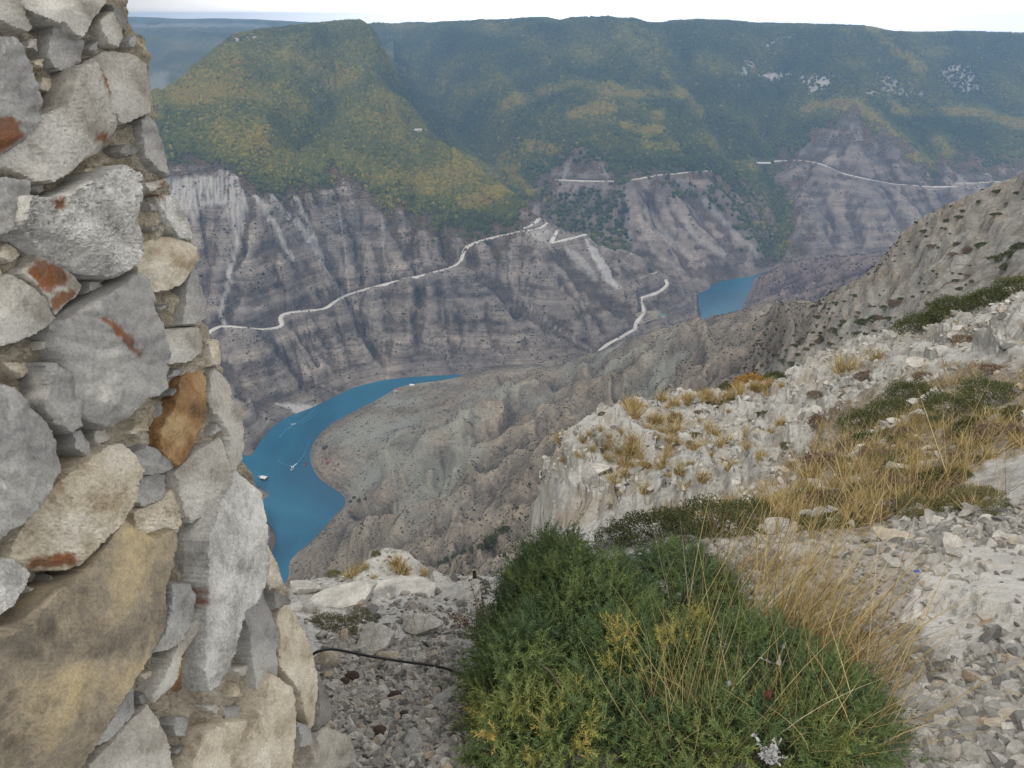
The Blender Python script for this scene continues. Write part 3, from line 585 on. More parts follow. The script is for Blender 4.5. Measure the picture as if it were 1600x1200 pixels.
# ---- river
m = Mat("river_water", .22, .35)
c = m.ramp(m.noise(.006, 4, .55, stretch=(1, .6, 1), dist=1.2), [(.35, (.009, .085, .150)), (.55, (.014, .125, .205)), (.75, (.028, .165, .250))])
m.bump(m.math('ADD', m.noise(.5, 4, .6), m.math('MULTIPLY', m.noise(.06, 3, .5, dist=1.5), 3)), .10, .5)
nx = 60; gx, gy = np.meshgrid(np.linspace(-1400, 1400, nx), np.linspace(350, 2700, nx))
link("river", np_mesh("river", np.stack([gx.ravel(), gy.ravel(), np.full(gx.size, WZ)], 1), grid_faces(nx, nx), m.base(c)), kind="structure")
gx, gy = np.meshgrid(np.linspace(-7000, 7000, 9), np.linspace(-7000, 7000, 9))
link("ground", np_mesh("ground", np.stack([gx.ravel(), gy.ravel(), np.full(gx.size, -720.0)], 1), grid_faces(9, 9), MRIDGE, dict(forest=np.ones(gx.size), pale=np.zeros(gx.size), gully=np.zeros(gx.size), convex=.5 + np.zeros(gx.size))), kind="structure")
print("terrain", round(time.time() - T00, 1))

# ------------------------------------------------------------------ growing things that nobody could count: instanced on surveyed points
def hidden_collection(name, objs):
    c = bpy.data.collections.new(name)
    for o in objs: c.objects.link(o)
    return c
def scatter(name, pts, col, scl, rot, tint, kind_ix, tilt=None, label=None, cat=None, stuff=True):
    me = bpy.data.meshes.new(name); me.vertices.add(len(pts)); me.vertices.foreach_set("co", np.asarray(pts, np.float32).ravel()); me.update()
    def fa(n, arr, typ='FLOAT'):
        a = me.attributes.new(n, typ, 'POINT'); a.data.foreach_set("vector" if typ == 'FLOAT_VECTOR' else "value", np.asarray(arr).ravel())
    scl = np.asarray(scl, np.float32)
    if scl.ndim == 1: scl = np.repeat(scl[:, None], 3, 1)
    fa("scl", scl, 'FLOAT_VECTOR'); fa("tint", np.asarray(tint, np.float32)); fa("pick", np.asarray(kind_ix, np.int32), 'INT')
    e = np.zeros((len(pts), 3), np.float32); e[:, 2] = rot
    if tilt is not None: e[:, :2] = tilt
    fa("rot", e, 'FLOAT_VECTOR')
    g = bpy.data.node_groups.new(name, 'GeometryNodeTree')
    g.interface.new_socket("Geometry", in_out='INPUT', socket_type='NodeSocketGeometry'); g.interface.new_socket("Geometry", in_out='OUTPUT', socket_type='NodeSocketGeometry')
    gi = g.nodes.new("NodeGroupInput"); go = g.nodes.new("NodeGroupOutput"); ins = g.nodes.new("GeometryNodeInstanceOnPoints")
    ci = g.nodes.new("GeometryNodeCollectionInfo"); ci.inputs[0].default_value = col; ci.inputs['Separate Children'].default_value = True; ci.inputs['Reset Children'].default_value = True
    def na(n, t):
        x = g.nodes.new("GeometryNodeInputNamedAttribute"); x.data_type = t; x.inputs['Name'].default_value = n; return x.outputs[0]
    e2r = g.nodes.new("FunctionNodeEulerToRotation")
    L = g.links.new
    L(gi.outputs[0], ins.inputs['Points']); L(ci.outputs[0], ins.inputs['Instance']); ins.inputs['Pick Instance'].default_value = True
    L(na("pick", 'INT'), ins.inputs['Instance Index']); L(na("rot", 'FLOAT_VECTOR'), e2r.inputs[0]); L(e2r.outputs[0], ins.inputs['Rotation']); L(na("scl", 'FLOAT_VECTOR'), ins.inputs['Scale'])
    L(ins.outputs[0], go.inputs[0])
    o = link(name, me, kind='stuff' if stuff else None, label=label, cat=cat)
    md = o.modifiers.new("scatter", 'NODES'); md.node_group = g
    return o
def ico(sub):
    bm = bmesh.new(); bmesh.ops.create_icosphere(bm, subdivisions=sub, radius=1.0)
    V = np.array([v.co[:] for v in bm.verts]); Fc = np.array([[v.index for v in f.verts] for f in bm.faces]); bm.free(); return V, Fc
ICO1, ICO2, ICO3, ICO4 = ico(1), ico(2), ico(3), ico(4)
def crown_proto(i, mat, flat=1.0):
    V, Fc = ICO2; r_ = np.random.default_rng(100 + i)
    n = perlin(V[:, 0] * 1.6 + i * 7, V[:, 1] * 1.6, V[:, 2] * 1.6) + .5 * perlin(V[:, 0] * 4, V[:, 1] * 4 + i, V[:, 2] * 4)
    W = V * (1 + .42 * n)[:, None]; W += r_.normal(0, .05, W.shape); W[:, 2] = W[:, 2] * flat + .35 * flat
    return bpy.data.objects.new("tree_crown", np_mesh("tree_crown", W, Fc, mat, smooth=False))
def leafmat(name, stops, rough=.9, inst=True, jitter=.25, nscale=.35):
    m = Mat(name, rough, .08); t = m.attr("tint", inst=inst); c = m.ramp(t, stops)
    n = m.noise(nscale, 3, .7); c = m.mix(1.0, c, m.ramp(n, [(.3, (1 - jitter,) * 3), (.7, (1 + jitter,) * 3)]), 'MULTIPLY')
    return m.base(c)
MTREE = leafmat("autumn_woodland", [(0, (.042, .056, .018)), (.28, (.082, .090, .022)), (.46, (.138, .132, .028)), (.62, (.255, .205, .040)), (.76, (.18, .12, .05)), (.9, (.28, .15, .045)), (1, (.13, .088, .068))])
TREES = hidden_collection("tree_protos", [crown_proto(i, MTREE, 1.0) for i in range(4)])
def area_pick(s, wgt, n, seed):
    r_ = np.random.default_rng(seed); P = s.xyz(); c = P[:-1, :-1]; du = P[:-1, 1:] - c; dv = P[1:, :-1] - c
    A = np.linalg.norm(np.cross(du, dv), axis=-1) * wgt[:-1, :-1] * s.visible(.006)[:-1, :-1]; A = A.ravel(); cum = np.cumsum(A)
    k = np.searchsorted(cum, r_.random(n) * cum[-1]); k = np.clip(k, 0, len(A) - 1)
    a, b = r_.random(n)[:, None], r_.random(n)[:, None]
    return c.reshape(-1, 3)[k] + a * du.reshape(-1, 3)[k] + b * dv.reshape(-1, 3)[k], k, cum[-1]
def wood(s, wgt, n, seed, size, band):
    p, k, ar = area_pick(s, wgt, n, seed); r_ = np.random.default_rng(seed + 1); u, v = proj(p)
    big = fbm(p[:, 0] / 260, p[:, 1] / 260, p[:, 2] / 160, o=4)
    t = .34 + .62 * big + r_.normal(0, .09, n) + band(u, v)
    sc = size * r_.uniform(.6, 1.25, n); S = np.stack([sc, sc, sc * r_.uniform(.85, 1.3, n)], 1)
    p = p.copy(); p[:, 2] += .1 * sc
    return p, S, r_.uniform(0, 6.28, n), np.where(r_.random(n) < .04, np.clip(t + .3, 0, 1), np.clip(t, 0, .70)), r_.integers(0, 4, n)
def bandH(u, v):                                   # yellowing slopes of the left hill
    n = fbm(u / 60, v / 22, o=3)
    return .26 * sstep(60, 0, np.abs(v - (150 + .22 * (u - 300)) + 30 * n)) * sstep(620, 300, u) + .28 * sstep(36, 4, np.abs(v - (250 + .30 * np.abs(u - 540)) + 16 * n)) * sstep(480, 540, u) - .05 + .3 * sstep(20, 4, np.abs(v - 330 + .35 * (u - 700)) + 10 * n) * sstep(640, 760, u)
def bandR(u, v):
    n = fbm(u / 40, v / 14, o=3); b = -.14 + 0 * u
    for L in ([(790, 165), (830, 150), (880, 134), (940, 134), (1000, 150), (1060, 150)], [(895, 182), (920, 172), (955, 172)], [(1040, 118), (1075, 155), (1095, 180)], [(1030, 185), (1010, 225), (1060, 235)], [(830, 230), (870, 235)], [(1260, 170), (1330, 165), (1370, 190), (1420, 240), (1450, 255)], [(1400, 175), (1530, 178), (1600, 200)], [(1450, 200), (1480, 240)], [(1360, 45), (1400, 80), (1440, 110)], [(980, 200), (1040, 215)], [(800, 270), (830, 300)], [(1180, 260), (1230, 262)]):
        b = b + .34 * sstep(15, 2, linedist(u, v, L) + 12 * n)
    return b
ph = wood(HILL, np.maximum(fH ** 1.5, .30 * blur(fH, 60) * sstep(-.2, .3, fbm(HILL.A * 60, HILL.lr[:, None] * 60, o=3))) * (1 - pH), 115000, 21, 3.8, bandH); pr = wood(RIDGE, np.maximum(fR ** 1.5, .2 * blur(fR, 45) * sstep(-.2, .3, fbm(RIDGE.A * 60, RIDGE.lr[:, None] * 60, o=3))) * (1 - pR), 150000, 22, 4.8, bandR)
def heath(s, wgt, n, seed, size):                      # bare brown brush below the green woods
    p, k, ar = area_pick(s, wgt, n, seed); r_ = np.random.default_rng(seed); sc = size * r_.uniform(.5, 1.2, n)
    return p, np.stack([sc, sc, sc * .8], 1), r_.uniform(0, 6.28, n), np.where(r_.random(n) < .72, r_.uniform(.93, 1, n), r_.uniform(.05, .3, n)), r_.integers(0, 4, n)
hh = heath(HILL, gH * (1 - fH) * (1 - pH) * sstep(-.35, .2, fbm(HILL.A * 50, HILL.lr[:, None] * 50, o=3)), 24000, 24, 2.6); hr = heath(RIDGE, gR * (1 - fR) * (1 - pR) * sstep(-.3, .3, fbm(RIDGE.A * 50, RIDGE.lr[:, None] * 50, o=3)), 15000, 25, 3.2)
cc = [np.concatenate(q) for q in zip(ph, pr, hh, hr)]
scatter("woodland", cc[0], TREES, cc[1], cc[2], cc[3], cc[4])
# scrub dots on the dry slopes
MSCRUB = leafmat("dry_scrub", [(0, (.035, .036, .022)), (.4, (.065, .06, .038)), (.7, (.10, .075, .05)), (1, (.16, .12, .07))])
SCRUB = hidden_collection("scrub_protos", [crown_proto(10 + i, MSCRUB, .7) for i in range(3)])
L_ = []
for s, wgt, n, seed, size in ((HILL, (1 - fH) * (1 - pH) * sstep(WZ, WZ + 6, HILL.Z), 17000, 31, 1.05), (RIDGE, (1 - fR) * (1 - pR) * sstep(WZ, WZ + 6, RIDGE.Z), 9000, 32, 1.6), (KNOLL, sstep(WZ, WZ + 6, KNOLL.Z), 5000, 33, 1.5),
                              (NEAR, sstep(WZ, WZ + 4, NEAR.Z) * (NEAR.r / 700) ** -.6 * sstep(240, 420, NEAR.r), 22000, 34, .58)):
    wgt = wgt * sstep(-.35, .35, fbm(s.A * 34, np.log(s.r) * 34, o=3))
    p, k, ar = area_pick(s, wgt, n, seed); r_ = np.random.default_rng(seed); sc = size * np.exp(r_.normal(0, .35, n))
    L_.append((p, np.stack([sc, sc, sc * .9], 1), r_.uniform(0, 6.28, n), np.clip(.35 + .25 * r_.normal(size=n), 0, 1), r_.integers(0, 3, n)))
cc = [np.concatenate(q) for q in zip(*L_)]
scatter("scrub", cc[0], SCRUB, cc[1], cc[2], cc[3], cc[4])
print("woods", round(time.time() - T00, 1))

# ------------------------------------------------------------------ the viewpoint: limestone ledge, gravel and bedrock underfoot
G = []
def gp(*rows):
    for u, v, r in rows: G.append((bear(u, v)[0], r, bear(u, v)[1]))
for a in (-70, -45, -25, 0, 25, 45, 60): G.append((R(a), .35, -1.62 / .35)); G.append((R(a), .8, (-1.68 + .0022 * a) / .8))
gp((540, 1195, 1.5), (700, 1195, 1.47), (850, 1195, 1.45), (1050, 1195, 1.45), (1300, 1195, 1.55), (1600, 1195, 1.75),
   (300, 1195, 1.6), (0, 1195, 1.8), (-200, 1100, 2.1), (100, 1000, 2.4), (330, 1000, 2.3),
   (520, 1000, 2.3), (600, 1100, 1.85), (700, 1000, 2.3), (850, 1000, 2.3), (1000, 1000, 2.3), (1300, 1000, 2.35), (1450, 1080, 2.1), (1600, 1000, 2.55),
   (470, 915, 3.2), (540, 912, 3.3), (600, 910, 3.35), (700, 908, 3.35), (760, 910, 3.3), (520, 950, 2.75), (700, 950, 2.75), (860, 905, 3.15), (1000, 905, 3.1), (1150, 920, 2.95), (1300, 910, 3.05), (1450, 900, 3.2), (1600, 900, 3.4),
   (545, 897, 4.1), (575, 872, 4.3), (603, 858, 4.5), (640, 868, 4.5), (672, 893, 4.3), (610, 885, 4.1),
   (905, 850, 4.1), (1000, 838, 4.7), (1100, 820, 5.0), (1200, 830, 4.5), (1300, 830, 4.4), (1400, 832, 4.3), (1500, 830, 4.3), (1600, 810, 4.5),
   (1220, 775, 6.5), (1300, 770, 6.2), (1400, 765, 5.9), (1500, 775, 5.3), (1600, 745, 5.6), (1740, 740, 5.5), (1600, 720, 6.2),
   (1250, 720, 9), (1320, 700, 9.5), (1400, 700, 8.5), (1500, 690, 7.8), (1600, 670, 7.5), (1300, 655, 14), (1400, 640, 12.5), (1500, 630, 10.5), (1600, 610, 9.5), (1740, 600, 9),
   (1290, 600, 23), (1380, 580, 19), (1470, 570, 15), (1600, 545, 12.5), (1300, 560, 31), (1360, 532, 36), (1440, 522, 33), (1500, 500, 31), (1560, 478, 29), (1600, 448, 29), (1760, 400, 27),
   (1500, 560, 16), (1600, 500, 18),
   (880, 742, 16), (864, 705, 18), (900, 680, 20.5), (940, 655, 23), (985, 640, 25.5), (1060, 627, 27), (1140, 612, 28), (1232, 598, 28.5), (985, 785, 14), (1010, 790, 12.8), (868, 838, 15.3), (900, 838, 15.2), (932, 835, 14.6), (925, 736, 16.2), (958, 752, 15.6), (1080, 780, 11.5), (1160, 765, 10.5),
   (960, 740, 16.5), (1050, 720, 17.5), (1100, 690, 19.5), (1180, 700, 15), (1200, 650, 20), (1120, 650, 23.5), (1240, 640, 19), (1010, 690, 20))
def drop(u, v, r, *zs):
    a, t = bear(u, v)
    for k, dz in zs: G.append((a, r * k, (t * r - dz) / (r * k)))
for u in (250, 380, 470, 520): drop(u, 908, 3.5, (1.12, 1.0), (1.4, 4), (3, 16), (8, 50), (22, 140))
for u, v in ((575, 872), (603, 858), (640, 868), (690, 893)): drop(u, v, 4.6, (1.1, .9), (1.4, 4.5), (3, 18), (7, 50), (17, 130))
for u in (740, 790, 830): drop(u, 904, 3.45, (1.12, .9), (1.4, 3.5), (3, 15), (5, 28), (8, 60), (22, 140))
drop(905, 850, 4.2, (1.15, .7), (1.6, 3.4), (2.4, 8.0))
drop(1000, 838, 4.8, (1.2, .8), (1.7, 3.0)); drop(1100, 820, 5.1, (1.3, 1.2))
for u, v, r in ((864, 705, 18.5), (900, 680, 21), (940, 655, 23.5), (985, 640, 26), (1060, 627, 27.5), (1140, 612, 28.5), (1232, 598, 29)): drop(u, v, r, (1.06, 1.0), (1.3, 6), (2.6, 26))
for u, v, r in ((852, 720, 16.5), (846, 760, 15.5), (842, 800, 14.5), (838, 740, 20)): drop(u, v, r, (1.0, 3), (1.06, 6), (1.6, 14), (3.8, 50))
drop(815, 760, 12, (1, 6), (1.5, 13), (5, 60)); drop(700, 760, 12, (1, 8), (1.5, 18), (5, 80))
for u, v, r in ((1300, 560, 32), (1360, 532, 37), (1440, 522, 34), (1500, 500, 32), (1560, 478, 30), (1600, 448, 30), (1760, 400, 28)): drop(u, v, r, (1.12, 2.2), (1.4, 8), (2.3, 30))
for r_g, z_g in ((2, -1.5), (5, -2.3), (12, -3.6), (30, -9), (60, -24)):
    for a_g in (58, 80): G.append((R(a_g), r_g, z_g / r_g))
GROUND = Sheet(G, R(-58), R(78), .38, 76, 1440, 760, azs=1.4)
uG, vG = GROUND.uv(); rG = GROUND.r
LEDGE = [(845, 830), (838, 690), (900, 640), (1230, 580), (1340, 520), (1500, 470), (1640, 420), (1640, 560), (1500, 560), (1380, 620), (1260, 720), (1190, 770), (1090, 790), (960, 830)]
SOIL = [(1100, 860), (1330, 845), (1440, 895), (1425, 960), (1350, 1010), (1250, 985), (1200, 900)]
TURF = [(1000, 800), (1180, 770), (1300, 650), (1420, 600), (1640, 560), (1640, 700), (1480, 740), (1560, 800), (1450, 820), (1380, 830), (1250, 840), (1100, 840)]
SLAB = [(1395, 1000), (1420, 930), (1470, 880), (1530, 850), (1640, 850), (1640, 1010), (1560, 1010), (1480, 1060), (1430, 1050)]
GRAV_C = [(470, 1240), (490, 1060), (500, 1020), (560, 1000), (640, 1000), (720, 1010), (740, 1240)]
GRAV_R = [(1330, 1240), (1370, 1080), (1420, 1000), (1480, 1050), (1560, 1000), (1640, 980), (1640, 1240)]
GRAV_T = [(1360, 860), (1400, 815), (1480, 800), (1560, 800), (1640, 780), (1640, 870), (1560, 900), (1470, 870), (1440, 905)]
def soft(poly, wdt, amp, sc=14, sd=0.):
    return sstep(-wdt, wdt, polydist(uG, vG, poly) + amp * fbm(uG / sc + sd, vG / sc, o=3))
ledge = soft(LEDGE, 8, 10); soil = .85 * soft(SOIL, 26, 60); turf = soft(TURF, 12, 34, 22); slab = soft(SLAB, 4, 12); gsl_ = 1 - .9 * slab
gravel = np.maximum.reduce([soft(GRAV_C, 8, 10), soft(GRAV_R, 8, 12), soft(GRAV_T, 8, 10)]) * gsl_
# relief: lumps, bedding steps and joints of the limestone
SIL = [(455, 914), (520, 903), (545, 895), (575, 871), (603, 857), (640, 867), (672, 890), (700, 900), (770, 904), (812, 880), (832, 850), (846, 760), (852, 712), (866, 693), (900, 668), (940, 650), (985, 636), (1060, 624), (1140, 609), (1232, 594), (1262, 568), (1300, 548), (1340, 530), (1440, 518), (1500, 494), (1560, 474), (1600, 446), (1760, 396)]
fit_sil(GROUND, SIL, 3, 40, .10, 4, 2)
n1 = fbm(GROUND.X * .9, GROUND.Y * .9, o=5); n2 = fbm(GROUND.X * 5, GROUND.Y * 5, o=4)
GROUND.Z += .035 * n1 * np.clip(rG / 2.5, .6, 3) + .010 * n2 * (1 - gravel * .5)
st = (GROUND.Z * 1.0 + .55 * GROUND.X + .25 * GROUND.Y + .35 * n1) / .55; fr = st - np.floor(st)
far = sstep(5, 12, rG)
GROUND.Z += far * ledge * .30 * (sstep(.5, .9, fr) - fr)
rid = fbm(GROUND.X * .45 + 3, GROUND.Y * .45, o=5, ridged=True)
pl = fbm(GROUND.X * .55 + .4 * n1, GROUND.Y * .4, o=4) * 5; pq = np.floor(pl) + sstep(.80, 1, pl - np.floor(pl))
p2_ = fbm(GROUND.X * 1.7 + 9, GROUND.Y * 1.3, o=3) * 3.5; pr_ = np.floor(p2_) + sstep(.78, 1, p2_ - np.floor(p2_))
GROUND.Z += far * ledge * (.13 * pq + .07 * pr_ + .12 * (rid - .35))
lip = soft([(455, 1000), (450, 890), (560, 840), (620, 835), (690, 880), (780, 895), (780, 960), (640, 950), (560, 945)], 6, 8)
st = (GROUND.Z + .1 * GROUND.X + .06 * n1) / .13; fr = st - np.floor(st)
GROUND.Z += lip * (.06 * (sstep(.6, .9, fr) - fr) + .010 * fbm(GROUND.X * 5, GROUND.Y * 5, o=4, ridged=True))
sl = fbm(GROUND.X * 2.2 + .6 * n2, GROUND.Y * 1.2, o=3); q = sl * 3.5; GROUND.Z += slab * (.05 + .038 * (np.floor(q) + sstep(.75, 1, q - np.floor(q))))
GROUND.Z += soil * .012 * fbm(GROUND.X * 14, GROUND.Y * 14, o=3)
jag_ = sstep(11, 14, rG) * sstep(45, 34, rG)
GROUND.X += jag_ * .42 * fbm(GROUND.X * .5, GROUND.Y * .5, GROUND.Z * .9, o=5); GROUND.Y += jag_ * .5 * fbm(GROUND.X * .6 + 40, GROUND.Y * .6, GROUND.Z * .8, o=5, ridged=True)
m = Mat("limestone_ground", .93, .12)
nA = m.noise(1.3, 6, .65); nB = m.noise(9, 6, .7); nC = m.noise(60, 4, .7)
c = m.ramp(m.math('ADD', m.math('MULTIPLY', nA, .5), m.math('MULTIPLY', nB, .5)), [(.36, (.30, .29, .265)), (.48, (.47, .455, .42)), (.62, (.64, .62, .575))])
cw = m.ramp(m.math('ADD', m.math('MULTIPLY', nA, .4), m.math('MULTIPLY', nB, .6)), [(.34, (.30, .29, .265)), (.47, (.47, .455, .415)), (.6, (.60, .585, .535))])
c = m.mix(m.attr("ledge"), c, cw)
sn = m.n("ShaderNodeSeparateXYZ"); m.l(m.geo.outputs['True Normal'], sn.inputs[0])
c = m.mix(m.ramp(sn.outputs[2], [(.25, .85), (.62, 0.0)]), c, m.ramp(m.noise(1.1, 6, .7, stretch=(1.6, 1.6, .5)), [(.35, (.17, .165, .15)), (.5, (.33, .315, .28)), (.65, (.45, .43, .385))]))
cra = m.ramp(m.noise(2.2, 7, .75, dist=1.0, stretch=(1, 1, 1.8)), [(.485, 0.0), (.5, 1.0), (.515, 0.0)]); c = m.mix(m.math('MULTIPLY', cra, .55), c, (.17, .16, .15))
ps = m.ramp(m.noise(.55, 5, .65), [(.53, 0.0), (.64, .65)]); c = m.mix(m.math('MULTIPLY', ps, m.attr("rub")), c, (.33, .27, .20))
sc_ = m.ramp(nB, [(.3, (.34, .30, .25)), (.7, (.50, .45, .39))]); c = m.mix(m.attr("soil"), c, sc_)
gc = m.ramp(nB, [(.3, (.09, .08, .068)), (.7, (.24, .21, .175))]); c = m.mix(m.math('MULTIPLY', m.attr("gravel"), .9), c, gc)
tf = m.ramp(nB, [(.3, (.10, .085, .055)), (.5, (.21, .17, .115)), (.62, (.34, .295, .23)), (.72, (.50, .47, .41))]); c = m.mix(m.math('MULTIPLY', m.attr("turf"), .85), c, tf)
sb = m.ramp(nA, [(.35, (.46, .44, .40)), (.65, (.62, .60, .555))]); c = m.mix(m.math('MULTIPLY', m.attr("slab"), .8), c, sb)
c = m.mix(1.0, c, m.ramp(nC, [(.3, (.84, .84, .84)), (.7, (1.1, 1.1, 1.1))]), 'MULTIPLY')
b = m.bump(m.math('MULTIPLY', nB, m.math('SUBTRACT', 1.0, m.math('MULTIPLY', m.attr('slab'), .75))), .9, .05); b = m.bump(nC, .6, .006, b); b = m.bump(m.noise(2.4, 6, .7, stretch=(1, 1, 1.6)), .6, .12, b)
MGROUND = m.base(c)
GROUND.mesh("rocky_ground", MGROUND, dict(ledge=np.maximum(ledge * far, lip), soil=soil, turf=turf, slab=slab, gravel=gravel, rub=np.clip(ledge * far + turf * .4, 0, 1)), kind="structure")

# ---- angular limestone fragments
def rock_arrays(seed, sub=3, flat=(1, .75, .45), cuts=14, rough=.03, cd_=(.42, .85)):
    r_ = np.random.default_rng(seed); V = (ICO2, ICO3, ICO4)[sub - 2][0].copy(); Fc = (ICO2, ICO3, ICO4)[sub - 2][1]
    for _ in range(cuts):
        n = r_.normal(size=3); n /= np.linalg.norm(n); d = r_.uniform(*cd_); k = V @ n - d; V -= np.clip(k, 0, None)[:, None] * n
    V /= np.abs(V).max(); V *= np.array(flat) * r_.uniform(.85, 1.15, 3)
    V += (rough * fbm(V[:, 0] * 3 + seed, V[:, 1] * 3, V[:, 2] * 3, o=3))[:, None] * V / (np.linalg.norm(V, axis=1)[:, None] + 1e-6)
    return V, Fc
def rock_mesh(name, seed, mat, sub=3, flat=(1, .75, .45), cuts=14, rough=.05, sharp=28, cd_=(.36, .8)):
    V, Fc = rock_arrays(seed, sub, flat, cuts, rough, cd_); me = np_mesh(name, V, Fc, mat, smooth=True); me.set_sharp_from_angle(angle=R(sharp)); return me
def stone_mat(name, stops, inst, bscale=7, bd=.05):
    m = Mat(name, .9, .15); n = m.noise(bscale, 6, .65); n2 = m.noise(bscale * 5, 4, .7)
    if inst: c = m.ramp(m.attr("tint", inst=True), stops)
    else: c = m.ramp(m.noise(bscale * .25, 4, .6), stops)
    c = m.mix(1.0, c, m.ramp(n, [(.3, (.72, .71, .69)), (.7, (1.15, 1.14, 1.12))]), 'MULTIPLY'); c = m.mix(1.0, c, m.ramp(n2, [(.3, (.9, .9, .9)), (.7, (1.08, 1.08, 1.08))]), 'MULTIPLY')
    b = m.bump(n, .6, bd); m.bump(n2, .5, bd * .2, b); return m.base(c)
PEB = [(0, (.22, .215, .205)), (.3, (.40, .385, .355)), (.65, (.60, .575, .53)), (.85, (.68, .65, .60)), (1, (.56, .46, .35))]
MPEB = stone_mat("gravel_stone", PEB, True, 2.2, .08)
PEBS = hidden_collection("gravel_protos", [bpy.data.objects.new("pebble", rock_mesh("pebble", 50 + i, MPEB, 3, (1, .6 + .06 * (i % 6), .42 + .08 * (i % 5)), 11, .03, 24, (.25, .72))) for i in range(12)])
def gravel_on(wgt, n, seed, med, sig, mx):
    p, k, ar = area_pick(GROUND, wgt, n, seed); r_ = np.random.default_rng(seed); sc = np.minimum(med * np.exp(r_.normal(0, sig, n)), mx)
    p = p.copy(); p[:, 2] += sc * .18
    return p, np.stack([sc, sc, sc], 1), r_.uniform(0, 6.28, n), np.clip(.46 + .30 * r_.normal(size=n), 0, 1), r_.integers(0, 12, n), np.clip(r_.normal(0, .4, (n, 2)), -1, 1)
gg = [gravel_on(soft(GRAV_C, 6, 6) * (1 - lip * .8), 5200, 61, .0125, .42, .034), gravel_on(soft(GRAV_R, 6, 8) * (1 - slab * .97), 3600, 62, .020, .42, .05), gravel_on(soft(GRAV_T, 6, 8) * (1 - slab), 1500, 63, .026, .45, .07),
      gravel_on(soil * (1 - slab), 900, 64, .010, .6, .04), gravel_on(ledge * far * (.06 + sstep(.05, .5, n1)), 5200, 65, .045, .6, .24), gravel_on(turf * sstep(0, .3, fbm(GROUND.X * 1.1, GROUND.Y * 1.1, o=3)), 1500, 66, .035, .6, .12),
      gravel_on(.15 * lip + .4 * soft([(480, 1010), (560, 940), (760, 930), (760, 1010)], 5, 5), 800, 67, .014, .5, .05), gravel_on(soft([(1080, 860), (1200, 850), (1330, 850), (1380, 1000), (1300, 1040), (1150, 1000)], 20, 30), 1500, 69, .014, .65, .07), gravel_on(slab, 130, 68, .018, .5, .05)]
cc = [np.concatenate(q) for q in zip(*gg)]
scatter("gravel", cc[0], PEBS, cc[1], cc[2], cc[3], cc[4], tilt=cc[5])
print("ground", round(time.time() - T00, 1))

# ------------------------------------------------------------------ the rubble stone wall on the left
W0 = pt(545, 1180, 1.55); W1 = pt(190, 0, 1.80); W2 = pt(0, 600, 1.36)
wn_ = np.cross(W1 - W0, W2 - W0); wn_ /= np.linalg.norm(wn_)
if wn_ @ (-W0) < 0: wn_ = -wn_
we1 = np.cross(np.array([0, 0, 1.0]), wn_); we1 /= np.linalg.norm(we1); we2 = np.cross(wn_, we1)
if we1[0] < 0: we1 = -we1
if we2[2] < 0: we2 = -we2
def wplane(u, v, h=0.0):                            # photo pixel -> point on the wall face raised by h
    u = np.asarray(u, float); v = np.asarray(v, float)
    d = np.stack([u - 800, F * CT + (600 - v) * ST, -F * ST + (600 - v) * CT], -1)
    k = (W0 @ wn_ + h) / (d @ wn_); return d * k[..., None] if np.ndim(k) else d * k
def sandy(name, stops, sc, bd):
    m = Mat(name, .95, .1); n = m.noise(sc, 6, .7); n2 = m.noise(sc * 8, 4, .75)
    c = m.ramp(n, stops); c = m.mix(1.0, c, m.ramp(n2, [(.3, (.72, .72, .72)), (.7, (1.16, 1.16, 1.16))]), 'MULTIPLY')
    n4 = m.noise(260, 3, .8); c = m.mix(1.0, c, m.ramp(n4, [(.32, (.72, .70, .66)), (.5, (1, 1, 1)), (.68, (1.2, 1.19, 1.17))]), 'MULTIPLY')
    b = m.bump(n, .7, bd); b = m.bump(n2, .8, bd * .25, b); m.bump(n4, .6, .003, b); return m.base(c)
MMORT = sandy("sandy_mortar", [(.3, (.29, .245, .18)), (.5, (.44, .385, .295)), (.7, (.56, .51, .42))], 16, .02)
def wstone(name, lo, mid, hi, stain=(.25, .095, .035), sc=6, bd=.012, vein=0.0, rough=.85):
    m = Mat(name, rough, .25); n = m.noise(sc, 7, .65, dist=.2); n2 = m.noise(sc * 7, 5, .7); n3 = m.noise(sc * .4, 3, .5)
    c = m.ramp(m.math('ADD', m.math('MULTIPLY', n, .65), m.math('MULTIPLY', n3, .35)), [(.37, lo), (.5, mid), (.61, hi)])
    if vein: c = m.mix(m.math('MULTIPLY', m.ramp(m.noise(sc * 1.3, 8, .7, dist=.7), [(.46, 0.0), (.5, 1.0), (.54, 0.0)]), vein), c, tuple(min(1, x * 1.5) for x in hi))
    s_ = m.attr("stain"); c = m.mix(m.math('MULTIPLY', s_, m.ramp(n2, [(.25, .65), (.6, 1.0)])), c, m.ramp(n, [(.35, tuple(x * .6 for x in stain)), (.6, stain), (.75, tuple(min(1, x * 1.6) for x in stain))]))
    c = m.mix(1.0, c, m.ramp(n2, [(.3, (.86, .86, .86)), (.7, (1.1, 1.1, 1.1))]), 'MULTIPLY')
    sp_ = m.ramp(m.noise(sc * 2.2, 6, .75), [(.36, (.70, .68, .64)), (.46, (1, 1, 1)), (.62, (1.08, 1.07, 1.05))]); c = m.mix(.8, c, sp_, 'MULTIPLY'); n4 = m.noise(230, 3, .75); c = m.mix(1.0, c, m.ramp(n4, [(.32, (.78, .77, .75)), (.5, (1, 1, 1)), (.68, (1.16, 1.16, 1.15))]), 'MULTIPLY'); c = m.mix(1.0, c, (.86, .85, .82), 'MULTIPLY')
    b = m.bump(n, .5, bd); b = m.bump(n2, .6, bd * .3, b); m.bump(n4, .5, .0022, b); return m.base(c)
